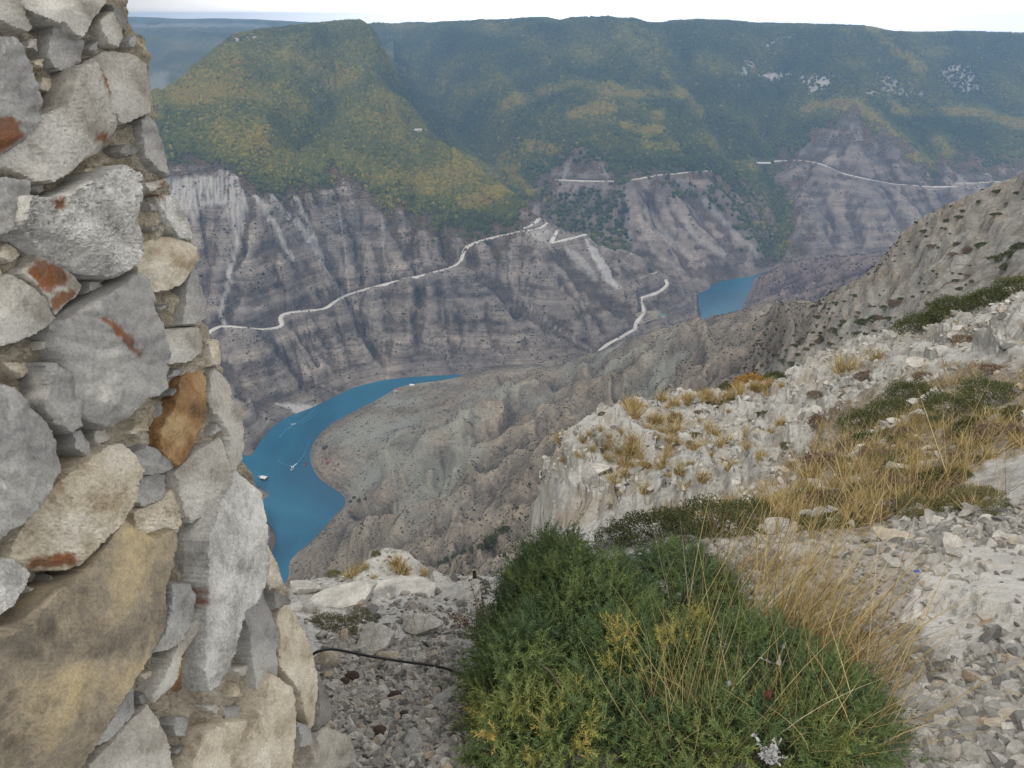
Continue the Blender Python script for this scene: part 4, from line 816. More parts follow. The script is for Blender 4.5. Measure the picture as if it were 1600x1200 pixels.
WS = dict(
    grey=wstone("grey_limestone", (.26, .255, .25), (.345, .34, .33), (.43, .42, .395), sc=4, bd=.006),
    pale=wstone("pale_limestone", (.28, .245, .20), (.44, .42, .38), (.57, .55, .51), sc=6, bd=.014, vein=.15),
    white=wstone("white_crystal_limestone", (.33, .32, .305), (.50, .49, .465), (.67, .66, .635), sc=16, bd=.014, vein=.2),
    cream=wstone("cream_limestone", (.36, .285, .18), (.50, .44, .34), (.62, .575, .49), sc=11, bd=.012, vein=.2),
    gold=wstone("golden_brown_limestone", (.10, .088, .078), (.31, .265, .20), (.52, .42, .255), sc=7, bd=.010, vein=.12),
    rust=wstone("rust_coated_limestone", (.10, .065, .045), (.27, .15, .065), (.42, .30, .16), sc=12, bd=.008, vein=.15),
    beige=wstone("beige_limestone", (.42, .36, .27), (.54, .48, .385), (.66, .61, .52), sc=8, bd=.01, vein=.15),
    dark=wstone("dark_grey_limestone", (.13, .125, .12), (.22, .21, .20), (.30, .29, .27), sc=6, bd=.01))
# outline on the photo, kind, proud height, roughness, edge lines (a, b, fall): the face folds back on the right of a->b
ST_ = [
 ([(-30, 80), (0, 56), (21, 60), (38, 91), (56, 140), (58, 182), (45, 217), (21, 241), (-5, 248), (-30, 220)], 'grey', .07, .3, [((-30, 165), (60, 200), .5)], "large smooth grey stone with a brown lower half"),
 ([(-20, -20), (25, -20), (35, 25), (51, 44), (45, 48), (21, 42), (-20, 28)], 'pale', .055, .5, [], None),
 ([(38, -20), (182, -20), (178, 0), (150, 25), (140, 39), (126, 58), (115, 56), (101, 38), (77, 32), (45, 14)], 'pale', .06, .4, [((120, -20), (128, 60), -.25)], None),
 ([(80, 35), (105, 52), (126, 65), (128, 80), (122, 100), (95, 110), (84, 105), (70, 84)], 'grey', .04, .3, [], None),
 ([(154, 31), (175, 19), (186, 38), (189, 60), (182, 73), (168, 68), (157, 52)], 'pale', .045, .5, [], None),
 ([(172, 6), (189, 14), (197, 35), (195, 50), (186, 40), (178, 24)], 'dark', .03, .5, [], None),
 ([(150, 93), (175, 77), (200, 82), (224, 101), (236, 133), (240, 175), (196, 192), (182, 168), (165, 133)], 'pale', .05, .5, [((200, 82), (215, 185), .25)], "pale stone with a smooth white face"),
 ([(56, 182), (100, 165), (122, 106), (146, 98), (165, 135), (182, 170), (193, 190), (189, 206), (165, 238), (133, 249), (115, 266), (88, 283), (66, 280), (36, 254), (24, 241), (45, 222)], 'pale', .075, .9, [((110, 266), (196, 195), .9), ((52, 215), (80, 285), .6)], "big rough pale stone streaked with brown"),
 ([(217, 189), (234, 177), (243, 196), (257, 245), (259, 277), (241, 262), (224, 245), (219, 210)], 'grey', .03, .3, [], None),
 ([(38, 308), (88, 311), (157, 273), (196, 257), (221, 270), (226, 305), (215, 336), (226, 385), (219, 407), (187, 434), (140, 428), (95, 408), (60, 380), (34, 345)], 'white', .085, 1.5, [((40, 345), (195, 424), 1.0)], "white knobbly crystalline stone"),
 ([(-20, 275), (35, 283), (42, 298), (33, 343), (21, 360), (-20, 372)], 'grey', .06, .3, [], None),
 ([(252, 304), (273, 305), (294, 350), (297, 374), (280, 373), (261, 343), (250, 322)], 'white', .035, .6, [], None),
 ([(224, 388), (259, 367), (290, 374), (308, 385), (307, 402), (290, 438), (262, 454), (242, 457), (220, 425)], 'cream', .045, .7, [((225, 420), (310, 400), -.3)], None),
 ([(35, 428), (56, 398), (88, 410), (115, 435), (126, 452), (119, 463), (105, 473), (91, 491), (80, 480), (73, 466)], 'pale', .055, .4, [], "stone with a glossy rust red face"),
 ([(-20, 455), (21, 428), (35, 438), (73, 470), (91, 498), (80, 508), (35, 530), (-20, 548)], 'pale', .06, .6, [], None),
 ([(102, 505), (140, 480), (196, 445), (224, 424), (241, 452), (238, 480), (252, 522), (256, 557), (254, 603), (245, 617), (224, 622), (206, 641), (187, 670), (157, 660), (128, 640), (122, 596), (110, 547)], 'grey', .095, .35, [((118, 500), (150, 690), .8), ((126, 620), (230, 650), 1.0)], "big smooth grey stone with a rust brown streak"),
 ([(63, 568), (80, 568), (115, 589), (122, 610), (126, 666), (112, 676), (84, 660), (62, 632), (72, 606)], 'grey', .07, .5, [((64, 622), (118, 690), .8)], None),
 ([(112, 676), (124, 670), (145, 713), (133, 712), (112, 700)], 'grey', .05, .4, [], None),
 ([(-20, 585), (21, 606), (35, 624), (52, 645), (84, 666), (96, 690), (102, 736), (87, 760), (45, 806), (-20, 855)], 'grey', .09, .4, [((20, 580), (30, 690), -.25)], "large blue grey stone with a curved broken face"),
 ([(45, 835), (80, 767), (122, 732), (175, 697), (196, 694), (213, 711), (217, 736), (207, 781), (189, 815), (161, 840), (122, 882), (105, 892), (42, 892), (34, 872)], 'cream', .075, 1.0, [((30, 876), (140, 874), .8)], "pitted cream and yellow stone"),
 ([(326, 565), (330, 596), (327, 641), (308, 676), (287, 715), (276, 729), (248, 704), (248, 670), (270, 638), (290, 592)], 'rust', .045, .6, [], "leaning orange rust coated slab"),
 ([(213, 708), (231, 694), (250, 706), (273, 731), (245, 742), (215, 741)], 'grey', .04, .3, [((210, 722), (275, 738), .6)], None),
 ([(248, 516), (311, 512), (322, 530), (318, 551), (294, 564), (259, 570), (252, 547)], 'pale', .045, .5, [], None),
 ([(290, 445), (308, 408), (314, 450), (323, 498), (300, 506), (281, 508), (288, 475)], 'grey', .04, .3, [], None),
 ([(325, 533), (340, 531), (346, 568), (331, 571)], 'beige', .03, .5, [], None),
 ([(331, 620), (346, 571), (364, 603), (361, 624), (377, 638), (381, 715), (367, 743), (357, 736), (357, 680), (336, 645)], 'pale', .04, .4, [((338, 640), (356, 745), .6)], "tall pale stone on the corner"),
 ([(273, 736), (304, 704), (346, 684), (357, 704), (361, 750), (346, 785), (325, 802), (301, 816), (290, 802)], 'pale', .04, .9, [], None),
 ([(206, 785), (217, 750), (241, 740), (262, 743), (252, 778), (224, 792)], 'grey', .03, .8, [], None),
 ([(212, 832), (206, 800), (250, 782), (275, 760), (290, 800), (275, 830), (245, 840)], 'beige', .03, 1.3, [], None),
 ([(322, 843), (345, 790), (365, 765), (382, 735), (398, 752), (413, 768), (414, 850), (417, 902), (402, 938), (378, 955), (364, 1018), (346, 1070), (332, 1081), (322, 1053), (318, 976), (320, 913)], 'white', .075, .7, [((370, 1010), (420, 880), .5)], "tall white upright slab"),
 ([(381, 955), (417, 902), (431, 990), (428, 1074), (420, 1090), (399, 1097), (394, 1046), (386, 1004)], 'grey', .045, .3, [], None),
 ([(266, 913), (290, 913), (301, 930), (294, 976), (273, 1011), (234, 1027), (252, 990), (262, 955)], 'grey', .065, .2, [], None),
 ([(318, 955), (304, 990), (280, 1025), (276, 1056), (245, 1098), (238, 1084), (259, 1046), (270, 1018), (290, 976)], 'pale', .055, .4, [], None),
 ([(304, 843), (315, 850), (321, 913), (323, 948), (319, 976), (325, 1053), (330, 1084), (294, 1098), (248, 1104), (276, 1060), (298, 1008), (301, 948)], 'rust', .03, .3, [((250, 1092), (335, 1066), .6)], "rust red stained slab beside the tall white slab"),
 ([(-20, 1004), (42, 976), (84, 927), (133, 895), (168, 850), (196, 812), (245, 843), (287, 826), (285, 860), (262, 920), (261, 976), (224, 1032), (196, 1078), (168, 1123), (130, 1220), (-20, 1240)], 'gold', .085, .7, [], "huge golden brown stone, the largest in the wall"),
 ([(211, 1056), (204, 1116), (168, 1156), (148, 1164), (162, 1123), (196, 1078)], 'grey', .045, .2, [], None),
 ([(140, 1190), (196, 1134), (224, 1116), (242, 1102), (252, 1123), (272, 1225), (125, 1225)], 'pale', .055, .4, [], None),
 ([(285, 1225), (315, 1148), (350, 1130), (397, 1124), (385, 1151), (368, 1182), (368, 1225)], 'beige', .06, .6, [], None),
 ([(366, 1186), (399, 1116), (427, 1053), (458, 1078), (466, 1130), (455, 1225), (368, 1228)], 'beige', .075, .9, [], "white stone with banded grain low on the corner"),
 ([(434, 976), (448, 922), (469, 976), (487, 1025), (498, 1078), (496, 1130), (486, 1142), (466, 1081), (434, 1039)], 'beige', .04, .5, [], None),
 ([(427, 925), (448, 932), (451, 943), (429, 952)], 'dark', .055, .2, [], None),
 ([(490, 1039), (511, 1084), (519, 1123), (500, 1142), (497, 1078)], 'dark', .03, .6, [], None),
 ([(486, 1162), (518, 1137), (547, 1151), (555, 1182), (553, 1228), (486, 1230)], 'pale', .04, .7, [], None),
 ([(466, 1130), (483, 1137), (487, 1163), (472, 1167)], 'grey', .05, .2, [], None),
 ([(-20, 885), (18, 871), (42, 896), (32, 920), (14, 948), (-20, 972)], 'white', .06, .7, [], None),
 ([(416, 850), (434, 885), (439, 913), (424, 922), (416, 902)], 'beige', .03, .6, [], None),
 ([(350, 1108), (395, 1100), (398, 1118), (352, 1126)], 'grey', .03, .4, [], None)]
STAIN = [[(40, 425), (56, 404), (86, 414), (104, 432), (100, 446), (84, 448), (78, 462), (56, 450)], [(76, 470), (92, 454), (116, 452), (119, 460), (94, 484), (86, 486)], [(153, 495), (168, 496), (185, 512), (198, 528), (212, 556), (214, 562), (192, 545), (170, 520)],
         [(-30, 175), (20, 185), (42, 214), (20, 240), (-30, 245)], [(148, 105), (160, 110), (172, 140), (166, 150), (155, 130)], [(70, 315), (92, 308), (94, 328), (78, 330)], [(60, 872), (110, 860), (118, 884), (60, 890)], [(302, 912), (320, 918), (322, 945), (304, 960)], [(246, 287), (262, 275), (258, 312), (250, 310)], [(150, 208), (175, 206), (174, 222), (150, 218)]]
EDGE = [(188, -40), (190, 0), (205, 55), (220, 62), (234, 130), (252, 270), (266, 300), (290, 360), (302, 392), (316, 500), (338, 570), (368, 640), (374, 715), (404, 768), (410, 850), (432, 900), (460, 976), (490, 1075), (512, 1125), (540, 1158), (546, 1240)]
wall = link("rubble_stone_wall", None, loc=tuple(W0), label="tall rough rubble stone wall of grey and rusty stones in sandy mortar at the left edge", cat="stone wall")
Wm = np.linalg.inv(np.stack([we1, we2, wn_], 1))
# mortar: a lumpy sheet that turns the corner
vv = np.arange(-60, 1290, 3.0); ex = np.interp(vv, [e[1] for e in EDGE], [e[0] for e in EDGE]); nc, nb = 190, 26
rows = []
for v, e in zip(vv, ex):
    uu = e - (e + 120) * np.linspace(1, 0, nc) ** 1.15
    rows.append(np.stack([uu, np.full(nc, v)], -1))
UV = np.stack(rows); P = wplane(UV[..., 0], UV[..., 1], 0.0)
occ = np.zeros(P.shape[:2])
for poly, *_ in ST_: occ = np.maximum(occ, sstep(-14, 10, polydist(UV[..., 0], UV[..., 1], poly)))
lump = fbm(P[..., 0] * 16, P[..., 1] * 16, P[..., 2] * 16, o=5); fine = fbm(P[..., 0] * 60, P[..., 1] * 60, P[..., 2] * 60, o=4)
hgt = .016 + .028 * lump + .008 * fine - .022 * occ
P = P + hgt[..., None] * wn_
bk = np.linspace(0, 1, nb + 1)[1:]; side = np.array([-.62, .78, 0.0]); wdir = np.cross(wn_, we2); wdir = wdir if wdir[1] > 0 else -wdir
edge = P[:, -1]; back = []
for q in bk:
    pb = edge + side * (.9 * q ** 1.5) + np.array([0, 0, 0.])
    nl = fbm(pb[:, 0] * 14, pb[:, 1] * 14, pb[:, 2] * 14, o=4); back.append(pb + (.03 * nl * min(1, q * 6))[:, None] * we1)
P = np.concatenate([P, np.stack(back, 1)], 1)
link("mortar", np_mesh("mortar", P.reshape(-1, 3) - W0, grid_faces(P.shape[0], P.shape[1]), MMORT), wall)
lr_ = np.random.default_rng(12)
def make_stone(i, poly, kind, H, rough, folds, label):
    st = 2.3; poly = [(float(a), float(b)) for a, b in poly]
    us = np.array([a for a, b in poly]); vs = np.array([b for a, b in poly])
    gu, gv = np.meshgrid(np.arange(us.min() - 12, us.max() + 14, st), np.arange(vs.min() - 12, vs.max() + 14, st))
    jag = 2.6 * fbm(gu / 11 + i, gv / 11, o=3) + 1.2 * fbm(gu / 4, gv / 4 + i, o=2)
    d = polydist(gu, gv, poly) + 4.5 + jag
    dy, dx = np.gradient(d, st); nrm = np.hypot(dx, dy) + 1e-6
    keep = d > -st * 1.5; mv = np.where(d < 0, -d, 0); pu = gu + mv * dx / nrm; pv = gv + mv * dy / nrm
    idx = np.arange(gu.size).reshape(gu.shape); quads = np.stack([idx[:-1, :-1], idx[1:, :-1], idx[1:, 1:], idx[:-1, 1:]], -1).reshape(-1, 4)
    ins = (d > 0); ok = keep.ravel()[quads].all(1) & ins.ravel()[quads].any(1); quads = quads[ok]
    cu, cv = us.mean(), vs.mean(); sz = max(np.ptp(us), np.ptp(vs))
    # broken facets: the lowest of a few tilted planes
    h = np.full(gu.shape, H)
    for k in range(5):
        ang = lr_.uniform(0, 6.28); g = lr_.uniform(.05, .4) * .0013; off = lr_.uniform(.05, .42) * sz
        h = np.minimum(h, H - g * ((gu - cu) * math.cos(ang) + (gv - cv) * math.sin(ang) - off))
    for (ax, ay), (bx, by), fall in folds:
        L = math.hypot(bx - ax, by - ay); dist = ((bx - ax) * (gv - ay) - (by - ay) * (gu - ax)) / L + 1.5 * fbm(gu / 14 + i, gv / 14, o=2)
        h -= min(abs(fall), .62) * .0013 * np.clip(dist if fall > 0 else -dist, 0, None)
    q3 = (gu / 30 + i * 3.1, gv / 30)
    h += rough * (.006 * fbm(*q3, o=4) + .0045 * fbm(gu / 7 + i, gv / 7, o=4, ridged=True) * min(1, rough))
    if rough >= 1.2: h += .008 * np.abs(fbm(gu / 11, gv / 11 + i, o=3))
    if kind == 'grey': h += .009 * np.abs(perlin(gu / 46 + i, gv / 30)) - .006 * np.abs(perlin(gu / 20, gv / 52 + i)) + .003 * fbm(gu / 9, gv / 24 + i, o=3, ridged=True)
    w_ = 3.5 + 2.5 * fbm(gu / 20, gv / 20 + i, o=2)
    prof = np.clip(d / w_, 0, 1) ** .55
    h = -.05 + (h + .05) * prof
    P = wplane(pu, pv, H * .9); P = P + (h - H * .9)[..., None] * wn_
    used = np.unique(quads); remap = np.full(gu.size, -1); remap[used] = np.arange(len(used))
    V = P.reshape(-1, 3)[used]; stn = np.zeros(gu.shape)
    for s_ in STAIN: stn = np.maximum(stn, sstep(-3.5, 5, polydist(gu, gv, s_) + 8 * fbm(gu / 8 + i, gv / 8, o=5)))
    c = V.mean(0)
    me = np_mesh("stone", V - c, remap[quads], WS[kind], dict(stain=stn.ravel()[used])); me.set_sharp_from_angle(angle=R(38))
    o = link("stone", me, wall, loc=tuple(c - W0))
    if label: o['label'] = label
# small filler stones wedged in the wider joints
fu, fv = np.meshgrid(np.arange(-10, 560, 6.), np.arange(0, 1200, 6.)); free = np.minimum(99, np.interp(fv, [e[1] for e in EDGE], [e[0] for e in EDGE]) - fu)
for poly, *_ in ST_: free = np.minimum(free, -polydist(fu, fv, poly) - 5)
for k in range(40):
    i_ = np.argmax(free + lr_.uniform(0, 4, free.shape)); u0, v0, f0 = fu.flat[i_], fv.flat[i_], free.flat[i_]
    if f0 < 7: break
    rad = min(f0, 22) * lr_.uniform(.75, 1.0); n_ = lr_.integers(5, 8); an = np.sort(lr_.uniform(0, 6.28, n_) * .4 + np.arange(n_) * 6.28 / n_ * .6 + lr_.uniform(0, 6))
    sq = lr_.uniform(.6, 1.0); ST_.append(([(u0 + rad * lr_.uniform(.8, 1.15) * math.cos(t_), v0 + sq * rad * lr_.uniform(.8, 1.15) * math.sin(t_)) for t_ in an], str(lr_.choice(['grey', 'pale', 'beige', 'grey', 'cream', 'dark'])), lr_.uniform(.02, .04), lr_.uniform(.4, 1.1), [], None))
    free = np.minimum(free, np.hypot(fu - u0, fv - v0) - rad - 5)
for i, s_ in enumerate(ST_): make_stone(i, *s_)
print("wall", round(time.time() - T00, 1))

# ------------------------------------------------------------------ plants near the viewpoint
def blades(r_, B, length, lean, spread, width, curl=.6, seg=5):
    """B: (n,3) roots; length (n,), lean (3,) shared drift; returns strips"""
    n = len(B); d = np.stack([r_.normal(0, spread, n), r_.normal(0, spread, n), np.ones(n)], 1) + lean * .35
    d /= np.linalg.norm(d, axis=1)[:, None]; side = np.cross(d, r_.normal(size=(n, 3))); side /= np.linalg.norm(side, axis=1)[:, None]
    bend = np.stack([r_.normal(0, .3, n), r_.normal(0, .3, n), -np.abs(r_.normal(.25, .2, n))], 1) * curl + lean * .8 * curl
    V = []; p = B.copy(); L = length[:, None] / seg
    for k in range(seg + 1):
        w_ = width * (1 - (k / seg) ** 1.5 * .85); V += [p - side * w_, p + side * w_]
        d = d + bend / seg; d /= np.linalg.norm(d, axis=1)[:, None]; p = p + d * L
    V = np.stack(V, 1); m_ = 2 * (seg + 1); base = (np.arange(n) * m_)[:, None]
    Fc = np.concatenate([base + np.array([2 * k, 2 * k + 1, 2 * k + 3, 2 * k + 2]) for k in range(seg)], 0)
    return V.reshape(-1, 3), Fc, m_
def vtint(name, stops, rough=.8, trans=0):
    m = Mat(name, rough, .15); return m.base(m.ramp(m.attr("tint"), stops))
STRAW = [(0, (.11, .078, .032)), (.3, (.25, .18, .075)), (.6, (.42, .315, .135)), (.85, (.55, .44, .23)), (1, (.62, .54, .36))]
MSTRAW = vtint("dry_straw", STRAW)
MGREENGRASS = vtint("olive_grass", [(0, (.05, .065, .02)), (.5, (.13, .14, .045)), (1, (.34, .28, .12))])
def tuft_mesh(name, seed, n, rad, h, width, mat, spread=.45, lean=(0, 0, 0), tmu=.5, curl=.8):
    r_ = np.random.default_rng(seed); a = r_.uniform(0, 6.28, n); q = rad * np.sqrt(r_.random(n))
    B = np.stack([q * np.cos(a), q * np.sin(a), np.full(n, -.02)], 1); V, Fc, m_ = blades(r_, B, h * r_.uniform(.45, 1.1, n), np.array(lean, float), spread, width, curl)
    return np_mesh(name, V, Fc, mat, dict(tint=np.repeat(np.clip(r_.normal(tmu, .2, n), 0, 1), m_)), smooth=False)
def shrub_mesh(name, seed, n, rad, flat, leaf, mat, tmu=.5, stem=True):
    """leafy dome: many small leaf faces on twigs spread through the volume"""
    r_ = np.random.default_rng(seed); d = r_.normal(size=(n, 3)); d[:, 2] = np.abs(d[:, 2]); d /= np.linalg.norm(d, axis=1)[:, None]
    lump = 1 + .38 * fbm(d[:, 0] * 2 + seed, d[:, 1] * 2, d[:, 2] * 2, o=3); P = d * (rad * lump * r_.uniform(.45, 1.0, n) ** .5)[:, None]; P[:, 2] *= flat
    t1 = r_.normal(size=(n, 3)) + .8 * d; t1 /= np.linalg.norm(t1, axis=1)[:, None]; t2 = np.cross(t1, r_.normal(size=(n, 3))); t2 /= np.linalg.norm(t2, axis=1)[:, None]
    s_ = leaf * r_.uniform(.6, 1.3, n)[:, None]
    V = np.stack([P - t2 * s_ * .35, P + t1 * s_ * .9 - t2 * s_ * .1, P + t1 * s_ * 1.1 + t2 * s_ * .3, P + t2 * s_ * .4], 1).reshape(-1, 3); Fc = np.arange(4 * n).reshape(n, 4)
    tn = np.clip(tmu + .25 * fbm(P[:, 0] * 3 / rad, P[:, 1] * 3 / rad, P[:, 2] * 3 / rad, o=2) + r_.normal(0, .12, n), 0, 1)
    return np_mesh(name, V, Fc, mat, dict(tint=np.repeat(tn, 4)), smooth=False)
def stems_mesh(name, seed, n, rad, flat, thick, mat):
    r_ = np.random.default_rng(seed); d = r_.normal(size=(n, 3)); d[:, 2] = np.abs(d[:, 2]) + .2; d /= np.linalg.norm(d, axis=1)[:, None]; d[:, 2] *= flat
    V, Fc = [], []
    for k in range(n):
        a, b = np.zeros(3) - [0, 0, .03], d[k] * rad * .8; mid = (a + b) / 2 + r_.normal(0, .06 * rad, 3); x = np.cross(b - a, [.3, .5, .1]); x /= np.linalg.norm(x); y = np.cross(b - a, x); y /= np.linalg.norm(y)
        base = len(V)
        for p, th in ((a, thick), (mid, thick * .7), (b, thick * .3)):
            for q in range(4): V.append(p + th * (math.cos(q * 1.571) * x + math.sin(q * 1.571) * y))
        for lvl in (0, 4):
            for q in range(4): Fc.append((base + lvl + q, base + lvl + (q + 1) % 4, base + lvl + 4 + (q + 1) % 4, base + lvl + 4 + q))
    return np_mesh(name, np.array(V), np.array(Fc), mat)
MDARKLEAF = vtint("dark_green_leaves", [(0, (.036, .048, .020)), (.5, (.078, .092, .034)), (1, (.16, .16, .06))])
MBROWNLEAF = vtint("dry_brown_leaves", [(0, (.09, .06, .045)), (.5, (.17, .12, .085)), (1, (.28, .21, .14))])
MORANGELEAF = vtint("autumn_orange_leaves", [(0, (.16, .08, .02)), (.5, (.30, .16, .035)), (1, (.36, .25, .06))])
MOLIVELEAF = vtint("olive_leaves", [(0, (.05, .055, .02)), (.5, (.10, .10, .04)), (1, (.20, .17, .07))])
MWOOD = plain("grey_brown_bark", (.13, .10, .075), .9, .3, 20)
tufts = [tuft_mesh("grass_tuft", 200 + i, 110, .10, .34, .0055, MSTRAW, .55, (.15, 0, 0), .55) for i in range(4)]
stalks = [tuft_mesh("grass_stalks", 210 + i, 20, .09, .75, .0022, MSTRAW, .28, (.25, .05, 0), .5, .5) for i in range(4)]
SH = {}
for nm, mt, tm in (("green", MDARKLEAF, .4), ("brown", MBROWNLEAF, .5), ("olive", MOLIVELEAF, .5), ("orange", MORANGELEAF, .5)):
    SH[nm] = [(shrub_mesh("foliage", 230 + i + len(nm) * 10, 1500, .5, .62, .045, mt, tm), stems_mesh("stem", 240 + i, 14, .5, .62, .012, MWOOD)) for i in range(2)]
SHF = {k: [(shrub_mesh('foliage', 270 + i + len(k), 7000, .5, .62, .017, {'green': MDARKLEAF, 'olive': MOLIVELEAF}[k], .5), stems_mesh('stem', 280 + i, 26, .5, .62, .008, MWOOD)) for i in range(2)] for k in ('green', 'olive')}
def put(name, me, p, s=1.0, rz=0.0, label=None, cat=None, group=None, rx=0.0):
    o = link(name, me, loc=tuple(p), label=label, cat=cat, group=group); o.scale = (s, s, s) if np.isscalar(s) else tuple(s); o.rotation_euler = (rx, 0, rz); return o
def pxsize(p): return math.sqrt(p @ p) / F           # metres per photo pixel at p (near the axis)
def put_shrub(sheet, u, v, wpx, kind, label, group=None, cat="shrub", name="shrub", flat=1.0):
    p = sheet.hit(u, v); s = wpx * pxsize(p) / .95; fo, sm = random.choice(SHF[kind] if name in ('mat_shrub', 'leafy_shrub', 'grass_hummock') else SH[kind])
    o = link(name, None, loc=tuple(p - np.array([0, 0, .04 * s])), label=label, cat=cat, group=group); o.rotation_euler = (0, 0, random.uniform(0, 6.28)); o.scale = (s * random.uniform(.8, 1.3), s * random.uniform(.7, 1.1), s * flat)
    link("foliage", fo, o); link("stem", sm, o); return o
def put_tuft(u, v, hpx, label, group, kind="tuft", sheet=None):
    p = (sheet or GROUND).hit(u, v); s = hpx * pxsize(p) / (.30 if kind == "tuft" else .62)
    return put("grass_tuft", random.choice(tufts if kind == "tuft" else stalks), p, s * random.uniform(.85, 1.15), random.uniform(0, 6.28) if kind == "tuft" else random.uniform(-.5, .5), label, "grass tuft", group)
g1, l1 = "straw tufts on the white limestone ledge", "small straw coloured grass tuft growing on the white limestone ledge"
for u, v, h in ((875, 700, 14), (879, 730, 12), (915, 702, 13), (929, 715, 11), (976, 716, 15), (950, 727, 10), (991, 700, 16), (998, 722, 22), (973, 738, 15), (1050, 738, 20), (962, 764, 20), (1009, 778, 14), (1030, 692, 14), (1055, 684, 18), (1062, 668, 14), (1113, 680, 14), (1120, 688, 10), (1134, 704, 18), (1110, 722, 9), (1168, 706, 12),
                (1030, 660, 10), (1176, 684, 14), (960, 700, 10), (955, 690, 8), (1010, 676, 9), (940, 676, 9), (925, 690, 8), (1000, 742, 10), (985, 760, 14), (970, 775, 12), (1080, 740, 10), (1098, 752, 16), (1070, 768, 12), (1140, 735, 12), (1190, 720, 12), (1210, 690, 12), (1225, 668, 12), (1040, 712, 10), (905, 725, 8), (1018, 745, 15), (1045, 758, 10)):
    put_tuft(u, v, h * 1.55, l1, g1)
r_ = np.random.default_rng(55)
k = 0
while k < 34:
    u, v = r_.uniform(870, 1240), r_.uniform(650, 780)
    if not inpoly(np.array(u), np.array(v), [(870, 720), (900, 690), (990, 655), (1230, 630), (1230, 690), (1120, 755), (960, 785)]): continue
    if float(fbm(np.array(u / 26), np.array(v / 14), o=3)) < .02 and k < 33: k += .08; continue
    put_tuft(u, v, 8 + 20 * r_.random() ** 1.8, l1, g1); k += 1
r_ = np.random.default_rng(5); g2, l2 = "straw tufts along the back edge of the ledge", "straw tuft in the golden grass strip along the back edge of the white ledge"
for k in range(52):
    q = r_.random(); put_tuft(985 + 248 * q + r_.normal(0, 3), 643 - 36 * q + r_.normal(2, 3.5), r_.uniform(11, 20), l2, g2)
for u, v, h, lb in ((1330, 590, 34, "bright yellow straw tuft, the bigger of the two on the pale rock crest at right"), (1379, 572, 26, "bright yellow straw tuft, the smaller of the two on the pale rock crest at right"), (1206, 628, 16, "straw tuft just below the end of the golden grass strip")):
    put_tuft(u, v, h, lb, None)
# named shrubs of the ledge and crest
for u, v, wd, kd, lb, fl in ((1181, 604, 62, "orange", "orange autumn bush at the back of the white ledge", .8), (1142, 606, 34, "olive", "small dark olive bush just left of the orange autumn bush", 1), (1211, 592, 34, "green", "dark green bush just right of the orange autumn bush", 1.1), (1284, 672, 30, "brown", "tall brown cushion shrub on the pale rock above the turf", 1.5),
    (942, 655, 16, "olive", "low olive shrub at the far left corner of the ledge top", .8), (1018, 738, 26, "olive", "dark olive shrub low in the middle of the ledge", 1), (1141, 634, 30, "olive", "olive shrub beneath the golden grass strip, the right one of two", .8), (1112, 638, 26, "olive", "olive shrub beneath the golden grass strip, the left one of two", .8),
    (1194, 660, 34, "green", "green shrub on the ledge below the right end of the golden strip", .8), (1060, 660, 26, "brown", "reddish brown cushion shrub, the widest on the ledge", .7), (1088, 650, 14, "brown", "reddish brown cushion shrub, left one of a touching pair", .8), (1100, 650, 12, "brown", "reddish brown cushion shrub, right one of a touching pair", .8),
    (1092, 684, 22, "olive", "grey green shrub in the middle of the ledge", .8), (1361, 596, 34, "brown", "brown shrub below the two bright yellow tufts", .7), (1332, 626, 26, "brown", "brown shrub at the head of the rocky gully", .8), (1272, 624, 24, "brown", "brown shrub on the pale rock right of the ledge", .8), (1226, 700, 26, "olive", "olive shrub where the ledge meets the turf", .8),
    (1085, 704, 20, "brown", "small brown shrub near the centre of the ledge", .7), (945, 716, 14, "olive", "tiny grey shrub near the left lip of the ledge", .8), (1525, 545, 50, "brown", "wide brown heath cushion near the right crest", .5), (1462, 600, 40, "brown", "brown heath cushion beside loose stones right of the crest", .5), (1560, 580, 46, "brown", "brown heath cushion at the right edge slope", .5)):
    put_shrub(GROUND, u, v, wd, kd, lb, flat=fl)
g3 = "dark juniper mats on the right slope"
for u, v, wd, fl, lb in ((1352, 668, 84, .9, "dark green mat shrub, leftmost of the row above the turf"), (1395, 655, 96, .9, "dark green mat shrub in the row above the turf, beside a flat pale stone"), (1432, 625, 84, 1.0, "dark green mat shrub, the tallest of the row above the turf"), (1500, 648, 100, .8, "dark green mat shrub at the right end of the row above the turf"), (1560, 628, 110, .8, "dark olive mat shrub near the right frame edge above the turf"),
                         (1447, 518, 70, 1.0, "dark juniper mat, lowest of the line along the right crest"), (1482, 508, 80, 1.0, "dark juniper mat, second from below along the right crest"), (1522, 496, 80, 1.0, "dark juniper mat, third from below along the right crest"), (1560, 480, 76, 1.0, "dark juniper mat, fourth from below along the right crest"), (1598, 462, 84, 1.0, "dark juniper mat, uppermost along the right crest at the frame edge"),
                         (1590, 800, 90, .35, "olive grey mat shrub at the right edge behind the gravel"), (1300, 830, 70, .4, "olive mat shrub behind the bare soil patch")):
    put_shrub(GROUND, u, v, wd, "green" if v < 700 else "olive", lb, flat=fl, name="mat_shrub")
for u, v, wd, fl, lb in ((1035, 842, 130, .9, "dark leafy shrub directly behind the juniper bush"), (1110, 832, 150, .85, "dark leafy shrub behind the juniper bush with straw growing through it"), (1175, 820, 120, .9, "dark leafy shrub at the foot of the tall dry stalks"), (965, 848, 90, .7, "low dark shrub at the juniper's far left shoulder"), (1470, 805, 110, .3, "low olive shrub band above the loose stones"), (1540, 790, 110, .3, "low olive grey shrub above the gravel near the right edge")):
    put_shrub(GROUND, u, v, wd, "green" if u < 1200 else "olive", lb, flat=fl, name="leafy_shrub")
